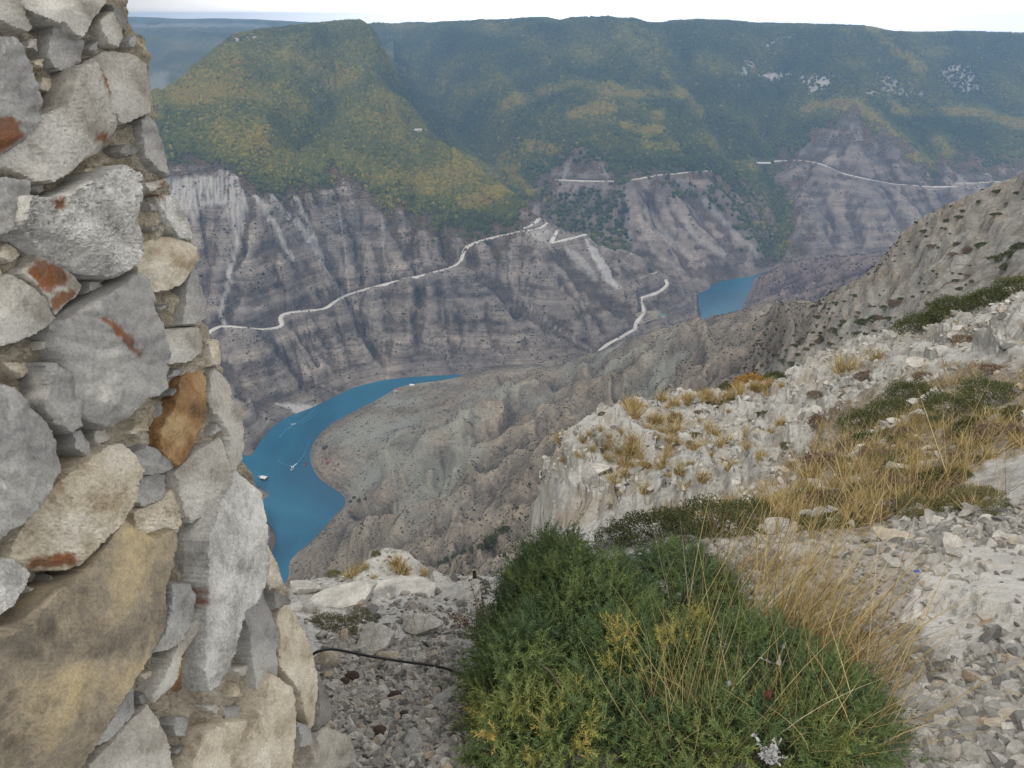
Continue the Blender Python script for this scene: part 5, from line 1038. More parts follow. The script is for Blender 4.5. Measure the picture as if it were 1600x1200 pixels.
for u, v, wd, fl, lb in ((520, 985, 80, .55, "green and brown grass hummock beside the wall"), (565, 972, 62, .45, "green hummock at the right of the grass hummock by the wall")):
    put_shrub(GROUND, u, v, wd, "olive", lb, flat=fl, name="grass_hummock", cat="grass hummock")
g4, l4 = "straw tufts on the small knoll", "straw tuft on the small pale knoll beyond the ledge lip"
for u, v, h in ((626, 892, 26), (618, 884, 22), (632, 898, 22), (556, 896, 18), (545, 902, 16), (570, 888, 16), (662, 898, 16), (585, 905, 12)): put_tuft(u, v, h, l4, g4)
put_shrub(GROUND, 588, 868, 22, "olive", "tiny olive shrub on top of the small knoll", flat=.7); put_shrub(GROUND, 524, 900, 26, "olive", "tiny olive shrub at the left foot of the small knoll", flat=.7)
# shrubs on the rocky slope at the right
g5, l5 = "dark shrubs scattered on the grey rocky slope", "small dark shrub among others on the grey rocky slope at right"
r_ = np.random.default_rng(8); pts_ = [(1445, 362, 12), (1455, 385, 14), (1433, 386, 8), (1400, 476, 26), (1385, 482, 18), (1408, 470, 14), (1370, 500, 26), (1350, 505, 22), (1376, 498, 16), (1345, 525, 28), (1305, 515, 12), (1315, 510, 10), (1515, 392, 18), (1535, 384, 18), (1498, 382, 14), (1490, 398, 14), (1560, 405, 26), (1580, 400, 26), (1572, 418, 20), (1592, 388, 24), (1514, 432, 12), (1500, 452, 10),
         (1530, 316, 10), (1505, 330, 10), (1560, 300, 12), (1590, 302, 10), (1480, 346, 12), (1500, 340, 14), (1520, 440, 10), (1248, 555, 12), (1262, 548, 14), (1270, 540, 12), (1240, 570, 16), (1225, 566, 14), (1215, 556, 10), (1230, 548, 9), (1255, 530, 9), (1285, 530, 12), (1300, 538, 12), (1192, 572, 10), (1180, 580, 10), (1168, 585, 9), (1272, 520, 8), (1240, 540, 10)]
for k in range(75):
    if k % 5 == 0: cu_ = r_.uniform(1285, 1595); cv_ = r_.random()
    pts_.append((min(1599, cu_ + r_.normal(0, 14)), -np.clip(cv_ + r_.normal(0, .07), .02, .98), 4 + 9 * r_.random() ** 2.2))
for u, v, wd in pts_:
    if v <= 0:
        top = np.interp(u, [1280, 1400, 1480, 1600], [480, 370, 325, 275]); bot = np.interp(u, [1280, 1380, 1440, 1600], [535, 520, 500, 430]); v = top + 6 - v * (bot - top - 6)
    kd = "green" if r_.random() < .75 else "brown"
    put_shrub(NEAR, u, v, wd * 1.1, kd, l5 if kd == "green" else "small dry brown shrub among dark ones on the grey rocky slope at right", g5, flat=r_.uniform(.6, 1))
# line of dark bushes in the ravine below
g6 = "dark green bushes lining the ravine below"
for k, (u, v, wd) in enumerate(((784, 832, 22), (774, 842, 24), (765, 848, 22), (752, 856, 18), (738, 860, 16), (724, 864, 14), (712, 870, 16), (700, 874, 14), (690, 880, 12), (790, 826, 14))):
    put_shrub(NEAR, u, v, wd, "green", "dark green bush in the line of bushes along the ravine below the ledge", g6, name="bush", cat="bush")
g7 = "dark bushes along the near river bank"
for u, v, wd in ((492, 832, 10), (470, 850, 9), (478, 846, 10), (486, 842, 8), (458, 862, 9), (446, 870, 9), (554, 778, 9), (562, 782, 9), (572, 780, 8), (548, 784, 8)):
    put_shrub(NEAR, u, v, wd, "olive", "small dark bush on the near river bank", g7, name="bush", cat="bush")
# dry grass over the turf at the right: tufts and tall feathery stalks
g8, l8 = "dry grass tufts on the turf at right", "dry straw tuft in the grassy band between the pale ledge and the gravel"
TU = [(1180, 800), (1260, 740), (1330, 690), (1420, 660), (1600, 640), (1600, 700), (1500, 735), (1560, 790), (1440, 812), (1330, 825), (1220, 835)]
k = 0
while k < 80:
    u, v = r_.uniform(1060, 1600), r_.uniform(620, 840)
    if not inpoly(np.array(u), np.array(v), TU): continue
    put_tuft(u, v, r_.uniform(16, 34) * (v / 760) ** 1.5, l8, g8); k += 1
g9, l9 = "tall feathery grass stalks at right", "clump of tall thin straw stalks standing in the turf at right"
for u, v, h in ((1375, 770, 120), (1350, 800, 110), (1320, 812, 130), (1290, 822, 120), (1410, 740, 110), (1440, 790, 120), (1480, 770, 130), (1500, 740, 110), (1540, 700, 100), (1460, 700, 80), (1250, 820, 110), (1230, 800, 90), (1400, 812, 110), (1350, 740, 90), (1560, 790, 120), (1210, 835, 110), (1330, 780, 120), (1300, 770, 90), (1420, 800, 110), (1270, 790, 110)):
    put_tuft(u, v, h, l9, g9, "stalk")
for u, v, h in ((1100, 815, 60), (1140, 818, 66), (1070, 822, 50), (1120, 835, 50), (1160, 806, 60), (1030, 828, 40)):
    put_tuft(u, v, h, "straw stalks rising through the dark shrubs behind the juniper", "straw in the shrubs behind the juniper", "stalk")
g10 = "brown scrub cushions in the turf at right"
k = 0
while k < 70:
    u, v = r_.uniform(1060, 1620), r_.uniform(590, 840)
    if not inpoly(np.array(u), np.array(v), TU): continue
    put_shrub(GROUND, u, v, r_.uniform(30, 70) * (v / 740) ** 1.3, kd := str(r_.choice(["brown", "brown", "olive", "olive", "green"])), dict(brown="dry brown", olive="dull olive", green="dark green")[kd] + " scrub cushion mixed with dry grass in the turf at right", g10, flat=r_.uniform(.5, .9)); k += 1
# fine dry stubble nobody could count
MST2 = leafmat("dry_stubble", [(0, (.17, .12, .06)), (.5, (.36, .27, .13)), (1, (.52, .43, .26))])
STUB = hidden_collection("stubble_protos", [bpy.data.objects.new("stubble", tuft_mesh("stubble", 300 + i, 16, .07, .16, .0025, MST2, .7)) for i in range(4)])
pp, kk, ar = area_pick(GROUND, turf * (1 - gravel) * sstep(-.1, .35, fbm(GROUND.X * 1.3, GROUND.Y * 1.3, o=3)) + .10 * ledge * far * sstep(0, .4, n1), 1500, 71)
r_ = np.random.default_rng(72); scatter("dry_stubble", pp, STUB, r_.uniform(.6, 1.5, len(pp)), r_.uniform(0, 6.28, len(pp)), np.clip(r_.normal(.5, .25, len(pp)), 0, 1), r_.integers(0, 4, len(pp)))
print("plants", round(time.time() - T00, 1))

# ------------------------------------------------------------------ the juniper bush in front
r_ = np.random.default_rng(77)
def sprig(seed, L=.105, nw=12, side=5, needle=.0185, nwid=.00125):
    q_ = np.random.default_rng(seed); T = []; stems = []
    def shoot(p0, d, L, nw, nl):
        d = d / np.linalg.norm(d); x = np.cross(d, [.31, .52, .17]); x /= np.linalg.norm(x); y = np.cross(d, x); bend = q_.normal(0, .25, 3) + np.array([0, 0, .15])
        for k in range(nw):
            f = (k + .5) / nw; p = p0 + d * L * f + bend * L * f * f * .5
            for j in range(3):
                a = k * 1.05 + j * 2.094 + q_.normal(0, .2); rad = math.cos(a) * x + math.sin(a) * y
                nd = rad * .80 + d * (.55 + .35 * f) + q_.normal(0, .10, 3); nd /= np.linalg.norm(nd); w_ = np.cross(nd, d); w_ /= np.linalg.norm(w_) + 1e-9
                l_ = nl * q_.uniform(.75, 1.15) * (1 - .35 * f); T.append((p - w_ * nwid, p + w_ * nwid, p + nd * l_))
        e = p0 + d * L + bend * L * .5; T.append((p0 - x * .0011, p0 + x * .0011, e)); T.append((p0 - y * .0011, p0 + y * .0011, e))
    shoot(np.zeros(3), np.array([0, 0, 1.]), L, nw, needle)
    for k in range(side):
        f = .15 + .65 * k / side; a = k * 2.4 + q_.random(); shoot(np.array([0, 0, L * f]), np.array([math.cos(a) * .75, math.sin(a) * .75, .8]), L * .55 * (1.1 - f), 6, needle * .85)
    return np.array(T)                                  # (n, 3, 3)
SPR = [sprig(400 + i) for i in range(8)]
LOBES = []
for u, v, r, ax, ay, h in ((905, 1045, 2.05, .34, .47, .335), (815, 1135, 1.72, .165, .28, .33), (1010, 1130, 1.74, .30, .34, .29), (1190, 1120, 1.76, .27, .30, .20), (1060, 955, 2.55, .27, .34, .19), (1310, 1150, 1.66, .13, .20, .13), (940, 1190, 1.50, .34, .2, .22), (1180, 1195, 1.50, .28, .18, .15), (870, 935, 2.5, .18, .28, .23)):
    LOBES.append((pt(u, v, r), ax, ay, h))
def lobe_points(n, shell0, shell1, seed):
    q_ = np.random.default_rng(seed); out_p, out_n = [], []
    A = np.array([ax * ay + (ax + ay) * h for _, ax, ay, h in LOBES]); ks = q_.choice(len(LOBES), n * 3, p=A / A.sum())
    d = q_.normal(size=(n * 3, 3)); d[:, 2] = np.abs(d[:, 2]) * 1.1 - .18; d /= np.linalg.norm(d, axis=1)[:, None]; s_ = q_.uniform(shell0, shell1, n * 3)
    for k in range(n * 3):
        c, ax, ay, h = LOBES[ks[k]]; e = np.array([ax, ay, h]); bump_ = 1 + .17 * perlin(d[k, 0] * 4 + ks[k] * 5, d[k, 1] * 4, d[k, 2] * 4)
        p = c + d[k] * e * s_[k] * bump_
        bad = False
        for j, (c2, a2, b2, h2) in enumerate(LOBES):
            if j != ks[k] and (((p - c2) / np.array([a2, b2, h2])) ** 2).sum() < (.86 * shell0) ** 2: bad = True; break
        if bad: continue
        nn = d[k] / e; nn /= np.linalg.norm(nn)
        if nn[1] > .75 and nn[2] < .35: continue        # the side no one can see
        out_p.append(p); out_n.append(nn)
        if len(out_p) >= n: break
    return np.array(out_p), np.array(out_n)
def foliage(P, Nn, seed, smin, smax, up=.15, wild=.55):
    q_ = np.random.default_rng(seed); Vs, tp = [], []
    for i in range(len(P)):
        t_ = SPR[q_.integers(len(SPR))]; z = Nn[i] * .8 + q_.normal(0, wild, 3) + np.array([0, 0, up]); z /= np.linalg.norm(z)
        x = np.cross(z, q_.normal(size=3)); x /= np.linalg.norm(x); y = np.cross(z, x); M_ = np.stack([x, y, z], 0) * q_.uniform(smin, smax)
        Vs.append(t_.reshape(-1, 3) @ M_ + (P[i] - z * .05)); tp.append(np.full(t_.shape[0] * 3, i))
    V = np.concatenate(Vs); return V, np.concatenate(tp)
MJUN = Mat("juniper_needles", .6, .25); MJUN.base(MJUN.ramp(MJUN.attr("tint"), [(0, (.038, .066, .036)), (.22, (.074, .120, .050)), (.42, (.138, .186, .062)), (.6, (.215, .235, .07)), (.78, (.31, .285, .08)), (1, (.42, .31, .09))]))
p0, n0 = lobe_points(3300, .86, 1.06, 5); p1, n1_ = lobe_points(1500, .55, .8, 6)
def jtint(P, seed):
    q_ = np.random.default_rng(seed); u, v = proj(P); n = fbm(P[:, 0] * 7, P[:, 1] * 7, P[:, 2] * 7, o=3)
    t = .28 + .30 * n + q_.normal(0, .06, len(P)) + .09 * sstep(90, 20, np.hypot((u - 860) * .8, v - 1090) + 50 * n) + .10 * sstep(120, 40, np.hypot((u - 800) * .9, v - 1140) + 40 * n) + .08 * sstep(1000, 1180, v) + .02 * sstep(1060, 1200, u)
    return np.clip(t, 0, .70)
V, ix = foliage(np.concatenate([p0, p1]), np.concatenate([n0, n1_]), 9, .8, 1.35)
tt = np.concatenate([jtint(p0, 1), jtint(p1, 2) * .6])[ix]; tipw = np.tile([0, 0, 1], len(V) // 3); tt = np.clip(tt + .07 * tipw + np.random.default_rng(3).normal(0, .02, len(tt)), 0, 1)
jb = LOBES[0][0]
bush = link("juniper_bush", None, loc=tuple(jb), label="big spreading green juniper bush with yellowing tips in the foreground", cat="bush")
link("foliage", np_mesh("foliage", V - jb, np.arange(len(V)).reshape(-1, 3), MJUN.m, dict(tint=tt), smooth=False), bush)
# yellowed shoots
ys = []
for u, v, n, sp in ((960, 1000, 22, 22), (985, 1015, 18, 20), (1060, 975, 20, 34), (1100, 965, 16, 24), (1030, 1000, 12, 18), (955, 1040, 10, 14), (900, 1085, 16, 26), (865, 1125, 14, 30), (795, 1150, 12, 24), (930, 1135, 10, 10), (890, 1165, 9, 10), (830, 1180, 10, 18), (1075, 1010, 12, 24), (1000, 1060, 8, 20), (770, 1110, 8, 14)):
    uu, vv_ = proj(p0); d = np.hypot((uu - u), (vv_ - v) * 1.2); dep = p0[:, 1]; k = np.argsort(d + 60 * (dep - dep.min()))[:max(3, n // 3)]; ys += list(k)
ys = np.unique(ys); V, ix = foliage(p0[ys] + n0[ys] * .018, n0[ys], 19, .9, 1.25, .3, .4)
tt = np.clip(np.random.default_rng(4).normal(.72, .13, len(ys))[ix] + .05 * np.tile([0, 0, 1], len(V) // 3), .55, 1)
o = link("yellowed_shoots", np_mesh("yellowed_shoots", V - jb, np.arange(len(V)).reshape(-1, 3), MJUN.m, dict(tint=tt), smooth=False), bush); o['label'] = "yellow orange dying shoots"
# inner branches
def tube(pts, rads, n=6):
    pts = np.asarray(pts, float); tg = np.gradient(pts, axis=0); tg /= np.linalg.norm(tg, axis=1)[:, None] + 1e-9; V = []
    x = np.cross(tg[0], [.3, .2, .93]); x /= np.linalg.norm(x)
    for p, t, r in zip(pts, tg, rads):
        x = x - t * (x @ t); x /= np.linalg.norm(x) + 1e-9; y = np.cross(t, x)
        for q in range(n): a = q * 2 * math.pi / n; V.append(p + r * (math.cos(a) * x + math.sin(a) * y))
    m_ = len(pts); Fc = [(i * n + q, i * n + (q + 1) % n, (i + 1) * n + (q + 1) % n, (i + 1) * n + q) for i in range(m_ - 1) for q in range(n)]
    return np.array(V), np.array(Fc)
def merge(parts):
    V, Fc, b = [], [], 0
    for v, f in parts: V.append(v); Fc.append(f + b); b += len(v)
    return np.concatenate(V), np.concatenate(Fc)
br = []
for i in r_.choice(len(p0), 240, replace=False):
    dd = [(((p0[i] - c) ** 2).sum(), k) for k, (c, *_r) in enumerate(LOBES)]; c = LOBES[min(dd)[1]][0] - np.array([0, 0, .03]); e = p0[i]; m_ = (c + e) / 2 + r_.normal(0, .04, 3) + np.array([0, 0, .03])
    q = np.linspace(0, 1, 6)[:, None]; br.append(tube((1 - q) ** 2 * c + 2 * q * (1 - q) * m_ + q * q * e, np.linspace(.007, .0015, 6), 5))
V, Fc = merge(br); link("branches", np_mesh("branches", V - jb, Fc, MWOOD), bush)

# ------------------------------------------------------------------ dry grass round the bush
def clump(name, label, roots, n, length, lean, spread, width, mat, seed, tmu=.5, curl=.7, jitter=.05):
    q_ = np.random.default_rng(seed); R0 = np.array([GROUND.hit(u, v) for u, v in roots]); B = R0[q_.integers(len(R0), size=n)] + np.concatenate([q_.normal(0, jitter, (n, 2)), np.full((n, 1), -.02)], 1)
    c = R0.mean(0); V, Fc, m_ = blades(q_, B - c, length * q_.uniform(.35, 1.1, n), np.array(lean, float), spread, width, curl, 7)
    o = link(name, None, loc=tuple(c), label=label, cat="grass clump")
    link("blades", np_mesh("blades", V, Fc, mat, dict(tint=np.repeat(np.clip(q_.normal(tmu, .22, n), 0, 1), m_)), smooth=False), o); return o, B, q_
def heads(o, n, seed, R0, length, lean, mat):          # seed heads: thin stalk tips with short bristles
    pass
clump("grass_clump", "large leaning straw clump to the right of the juniper bush", [(1175, 1030), (1210, 1030), (1240, 1035), (1275, 1045), (1195, 1000), (1230, 1005), (1260, 1015), (1290, 1030), (1180, 970), (1215, 970)], 430, .54, (.85, .2, 0), .28, .0016, MSTRAW, 81, .45, .55)
clump("grass_clump", "brownish straw clump low at the right flank of the juniper", [(1300, 1060), (1330, 1080), (1290, 1080), (1260, 1070)], 200, .36, (.8, .1, 0), .28, .0015, MSTRAW, 82, .35, .7)
clump("grass_clump", "straw clump arching over the juniper at the bottom edge", [(1080, 1150), (1110, 1170), (1060, 1170), (1100, 1190), (1140, 1160)], 170, .48, (-.05, -.05, .25), .34, .0012, MSTRAW, 83, .55, 1.0, .07)
clump("grass_clump", "thin straw clump at the lower right corner of the juniper", [(1320, 1150), (1340, 1170), (1290, 1180), (1250, 1180), (1360, 1130)], 190, .40, (.15, 0, .15), .4, .0012, MSTRAW, 84, .5, 1.1, .06)
clump("grass_clump", "olive green grass clump under the juniper's right side", [(1200, 1150), (1240, 1160), (1280, 1150), (1180, 1180), (1300, 1190), (1220, 1190)], 420, .26, (.1, 0, .1), .55, .0015, MGREENGRASS, 85, .35, 1.2, .08)
clump("grass_clump", "short olive grass at the foot of the large straw clump", [(1175, 1035), (1215, 1035), (1255, 1040), (1190, 1000), (1235, 1010), (1285, 1050)], 300, .22, (.4, .1, 0), .45, .0016, MGREENGRASS, 87, .55, .9, .06)
clump("grass_clump", "straw clump between the juniper and the dark shrubs behind it", [(1130, 900), (1160, 905), (1190, 890), (1150, 930), (1200, 920)], 180, .46, (.5, .1, 0), .3, .0014, MSTRAW, 86, .45, .6)
for k, (u, v, L_, lx, lb) in enumerate(((1090, 1000, .85, .10, "long single straw stems rising from the juniper's middle"), (1215, 960, .95, .30, "tallest straw stems leaning right above the large straw clump"), (1345, 1100, .75, .35, "long straw stems leaning over the gravel edge"), (1270, 900, .8, .25, "long pale straw stems in front of the bare soil patch"))):
    clump("grass_clump", lb, [(u, v), (u + 20, v + 6), (u - 16, v + 8), (u + 8, v - 8)], 26, L_, (lx, .1, 0), .22, .0011, MSTRAW, 90 + k, .65, .45, .05)
clump("grass_clump", "sparse fine stems in front of the pale ledge lip", [(640, 990), (660, 1000), (680, 985), (650, 975)], 44, .20, (0, 0, .2), .3, .0009, MSTRAW, 97, .6, .6, .03)
# dried twiggy plant at the bush's left shoulder
base = GROUND.hit(752, 985); tw = link("dried_plant", None, loc=tuple(base), label="dried brown twiggy plant with curled leaves left of the juniper", cat="plant")
q_ = np.random.default_rng(44); st_, lv = [], []
for k in range(22):
    d = np.array([q_.normal(-.12, .35), q_.normal(0, .3), 1.]); d /= np.linalg.norm(d); L_ = q_.uniform(.12, .27); p = np.array([q_.normal(0, .02), q_.normal(0, .02), -.02]); pts = [p]
    for j in range(5): d = d + q_.normal(0, .16, 3); d /= np.linalg.norm(d); p = p + d * L_ / 5; pts.append(p)
    st_.append(tube(pts, np.linspace(.0022, .0008, 6), 4))
    for j in range(16):
        f = q_.uniform(.3, 1) * 5; i = min(int(f), 4); c = pts[i] + (pts[i + 1] - pts[i]) * (f - i) + q_.normal(0, .006, 3); a, b = q_.normal(size=3), q_.normal(size=3); a /= np.linalg.norm(a); b = np.cross(a, b); b /= np.linalg.norm(b); s_ = q_.uniform(.006, .012)
        lv.append([c - b * s_ * .5, c + a * s_, c + b * s_ * .5, c - a * s_ * .4])
V, Fc = merge(st_); link("twigs", np_mesh("twigs", V, Fc, plain("dry_twig", (.30, .20, .12), .9, .3, 30)), tw)
lv = np.array(lv).reshape(-1, 3); link("leaves", np_mesh("leaves", lv, np.arange(len(lv)).reshape(-1, 4), MBROWNLEAF, dict(tint=np.repeat(q_.uniform(.2, 1, len(lv) // 4), 4)), smooth=False), tw)
print("juniper", round(time.time() - T00, 1))

# ------------------------------------------------------------------ loose stones, litter and the hose
MST = {"grey": stone_mat("grey_stone", [(.3, (.34, .335, .32)), (.7, (.48, .47, .445))], False, 4, .06), "cream": stone_mat("cream_stone", [(.3, (.50, .44, .345)), (.7, (.66, .60, .50))], False, 4, .06),
       "pale": stone_mat("pale_stone", [(.3, (.48, .465, .43)), (.7, (.64, .62, .575))], False, 4, .06), "orange": stone_mat("orange_stone", [(.3, (.50, .34, .20)), (.7, (.62, .48, .33))], False, 4, .06)}
def put_stone(u, v, wpx, kind, label, flat=(1, .75, .45), seed=None, group=None, tilt=0.0, sink=.25, sub=3):
    p = GROUND.hit(u, v); s = wpx * pxsize(p) / 2; seed = seed or int(u * 7 + v)
    me = rock_mesh("stone", seed, MST[kind], sub, flat, 13, .06)
    o = put("stone", me, p + np.array([0, 0, s * flat[2] * (1 - 2 * sink)]), s, 0, label, "stone", group); o.rotation_euler = (tilt, random.uniform(-.15, .15), random.uniform(-.5, .5)); return o
for a in ((515, 1040, 64, "cream", "cream coloured flat topped boulder beside the wall at the end of the hose", (1, .8, .62)), (592, 1012, 96, "pale", "big pale grey slab boulder behind the hose", (1, .7, .5)), (650, 985, 90, "pale", "broad pale rock slab between the ledge lip and the juniper", (1, .6, .3)), (606, 1030, 40, "cream", "tan stone just under the hose", (1, .7, .5)),
          (545, 938, 150, "pale", "wide pale flat slab of the ledge lip nearest the wall", (1, .55, .16)), (640, 926, 170, "pale", "widest pale flat slab along the ledge lip", (1, .5, .14)), (725, 932, 110, "pale", "pale flat slab of the ledge lip beside the stake", (1, .6, .16)), (700, 1100, 80, "grey", "half buried grey bedrock slab in the gravel left of the juniper", (.6, 1.3, .18)), (645, 1180, 60, "grey", "narrow grey bedrock rib in the gravel at the bottom edge", (.5, 1.5, .18)),
          (1403, 846, 72, "cream", "beige boulder at the head of the gravel at right", (1, .7, .45)), (1398, 884, 44, "pale", "pale angular stone below the beige boulder", (1, .7, .5)), (1415, 899, 20, "pale", "small pale stone just left of the blue bottle cap", (1, .9, .8)), (1440, 862, 30, "grey", "grey stone right of the beige boulder", (1, .7, .5)), (1462, 878, 34, "pale", "pale wedge stone in the upper gravel", (1, .6, .5)), (1495, 868, 30, "pale", "pale blocky stone in the upper gravel near the big slab", (1, .8, .6)),
          (1412, 1000, 52, "grey", "upright grey plate leaning on the left edge of the big slab", (.55, .5, 1.0)), (1385, 1095, 116, "grey", "long grey flat slab half under the juniper's right end", (1, .5, .22)), (1457, 1116, 76, "grey", "grey flat slab just right of the long slab", (1, .6, .25)), (1490, 1088, 36, "pale", "rounded pale stone in the right gravel", (1, .8, .6)), (1562, 1122, 66, "grey", "wide grey flat stone in the right gravel near the frame edge", (1, .7, .3)), (1556, 1142, 64, "cream", "cream flat stone under the wide grey one at right", (1, .5, .3)),
          (1545, 1170, 32, "grey", "round dark grey stone in the bottom right gravel", (1, .8, .6)), (1471, 1018, 28, "pale", "pale wedge on the big slab's lower edge", (1, .6, .5)), (1545, 972, 34, "orange", "pinkish flat stone lying on the big slab", (1, .8, .3)), (1560, 992, 34, "grey", "grey blocky stone on the big slab at right", (1, .7, .6)), (1586, 1002, 28, "pale", "pale stone at the right frame edge on the big slab", (1, .8, .6)), (1578, 1046, 30, "orange", "orange flat stone in the right gravel", (1, .6, .35)), (1518, 1055, 36, "pale", "pale flat stone below the big slab", (1, .6, .4)),
          (1480, 1062, 60, "pale", "long pale stone wedge under the big slab", (1, .5, .35)), (1440, 1045, 40, "grey", "grey triangular stone below the upright plate", (1, .8, .5)), (1500, 1150, 44, "grey", "grey angular stone low in the right gravel", (1, .7, .45)), (1450, 1170, 48, "cream", "cream angular stone at the bottom of the right gravel", (1, .7, .4)), (1590, 1190, 50, "cream", "cream stone in the bottom right corner", (1, .7, .4)), (1420, 1195, 40, "grey", "grey stone at the bottom edge beside the juniper", (1, .8, .5)),
          (1215, 830, 60, "pale", "pale rough rock between the dark shrubs and the stalks", (1, .7, .6)), (1255, 815, 46, "pale", "pale rock behind the big straw clump", (1, .8, .7)), (1240, 870, 50, "pale", "pale rock in the straw left of the bare soil", (1, .8, .5)), (1440, 652, 46, "pale", "flat pale stone between the dark mats on the turf", (1, .5, .3)), (1330, 730, 20, "pale", "small pale stone in the turf left of the stalks", (1, .7, .6)), (1455, 700, 22, "pale", "small pale stone among brown scrub in the turf", (1, .7, .5)), (1400, 650, 20, "cream", "small cream stone beside the dark mat", (1, .7, .5)),
          (1465, 585, 18, "cream", "upright cream stone on the scrubby slope near the crest", (.8, .7, 1)), (1300, 800, 30, "pale", "pale stone at the foot of the tall stalks", (1, .7, .5)), (1490, 795, 26, "pale", "pale stone showing through the low shrub band", (1, .7, .5)), (930, 745, 44, "pale", "overhanging pale block at the tip of the limestone ledge", (1, .8, .35)), (478, 925, 46, "pale", "pale rounded block on the ledge lip next to the wall", (1, .8, .6))):
    put_stone(*a)
g, lb = "limestone fragments among the gravel", "grey limestone fragment larger than the gravel round it"
q_ = np.random.default_rng(15)
for k in range(70):
    if k < 34: u, v, wd = q_.uniform(510, 715), q_.uniform(1045, 1195), q_.uniform(16, 28)
    else: u, v, wd = q_.uniform(1400, 1595), q_.uniform(1020, 1195), q_.uniform(24, 44)
    kd = str(q_.choice(["grey", "grey", "pale", "pale", "cream"]))
    put_stone(u, v, wd, kd, kd + (" limestone fragment lying in the gravel left of the juniper" if k < 34 else " limestone fragment lying in the coarse gravel at lower right"), (1, .75, q_.uniform(.35, .6)), 900 + k, g, sub=2)
# dung
MDUNG = plain("dry_dung", (.05, .034, .026), .95, .4, 60)
def dung(u, v, wpx, label, n=3):
    p = GROUND.hit(u, v); s = wpx * pxsize(p) / 2; parts = []; q_ = np.random.default_rng(int(u + v))
    for k in range(n):
        V, Fc = ICO3; V = V * (1 + .22 * fbm(V[:, 0] * 2.5 + k * 4 + u, V[:, 1] * 2.5, V[:, 2] * 2.5, o=3) + .08 * perlin(V[:, 0] * 8, V[:, 1] * 8, V[:, 2] * 8))[:, None] * np.array([1, .9, .8]); f = 1.0 if n == 1 else q_.uniform(.55, .75)
        parts.append((V * s * f + (0 if n == 1 else 1) * np.array([q_.normal(0, .4), q_.normal(0, .3), 0]) * s, Fc))
    V, Fc = merge(parts); put("dung_clump", np_mesh("dung_clump", V, Fc, MDUNG), p + np.array([0, 0, s * .4]), 1, 0, label, "dung", "dark dung clumps on the gravel")
for u, v, wd, n, lb in ((538, 1068, 16, 1, "small round dung lump touching the largest clump"), (553, 1060, 26, 3, "largest dung clump, topmost on the gravel"), (594, 1063, 15, 2, "small dung clump right of the largest clump"), (618, 1092, 21, 1, "dung lump in the middle of the gravel"), (632, 1119, 15, 1, "dung lump below the middle one"), (594, 1148, 23, 1, "wide dung lump low in the gravel"), (569, 1186, 12, 1, "tiny dung lump at the bottom of the gravel"), (690, 1078, 10, 1, "tiny dung lump near the juniper")):
    dung(u, v, wd, lb, n)
# black hose, looping over the gravel from the wall into the juniper
hp = [(470, 1040, .03), (485, 1020, .05), (500, 1006, .09), (518, 1000, .10), (540, 1004, .09), (562, 1012, .07), (585, 1019, .05), (632, 1028, .04), (685, 1036, .03), (716, 1046, .03), (760, 1060, .03)]
hq = []
for u, v, z in hp: a, t = bear(u, v); g_ = GROUND.hit(u, v + z * 480); hq.append(g_ + np.array([0, 0, z]))
hq = np.array(hq); tq = np.linspace(0, len(hq) - 1, 80); hs = np.stack([np.interp(tq, range(len(hq)), hq[:, k]) for k in range(3)], 1)
for _ in range(14): hs[1:-1] = .25 * hs[:-2] + .5 * hs[1:-1] + .25 * hs[2:]
V, Fc = tube(hs, np.full(80, .0048), 10); link("hose", np_mesh("hose", V - hs[0], Fc, plain("black_rubber", (.02, .02, .022), .5, .2, 30)), loc=tuple(hs[0]), label="thin black rubber hose looping over the gravel from the wall to the juniper", cat="hose")
p = GROUND.hit(741, 912); V, Fc = tube([p * 0 + [0, 0, -.05], [0.004, 0, .03], [.002, .0, .075]], [.011, .011, .009], 7); link("stake", np_mesh("stake", V, Fc, plain("rusty_iron", (.09, .06, .05), .85, .4, 60)), loc=tuple(p), label="short dark stake standing on the ledge lip beside the dried plant", cat="stake")
# bottle cap
def lathe(prof, n=20):
    prof = np.array(prof); V = np.concatenate([np.stack([r * np.cos(np.arange(n) * 2 * np.pi / n), r * np.sin(np.arange(n) * 2 * np.pi / n), np.full(n, z)], 1) for r, z in prof])
    Fc = np.array([(i * n + q, i * n + (q + 1) % n, (i + 1) * n + (q + 1) % n, (i + 1) * n + q) for i in range(len(prof) - 1) for q in range(n)]); return V, Fc
p = GROUND.hit(1431, 901); V, Fc = lathe([(.0005, .011), (.013, .011), (.0145, .009), (.015, 0), (.0155, -.001), (.0135, -.001), (.013, .008)])
o = put("bottle_cap", np_mesh("bottle_cap", V, Fc, plain("blue_plastic", (.02, .06, .35), .35, .1, 20, .5)), p + np.array([0, 0, .018]), 1.0, 0, "blue plastic bottle cap lying among the pale stones", "bottle cap"); o.rotation_euler = (.7, .3, .2)
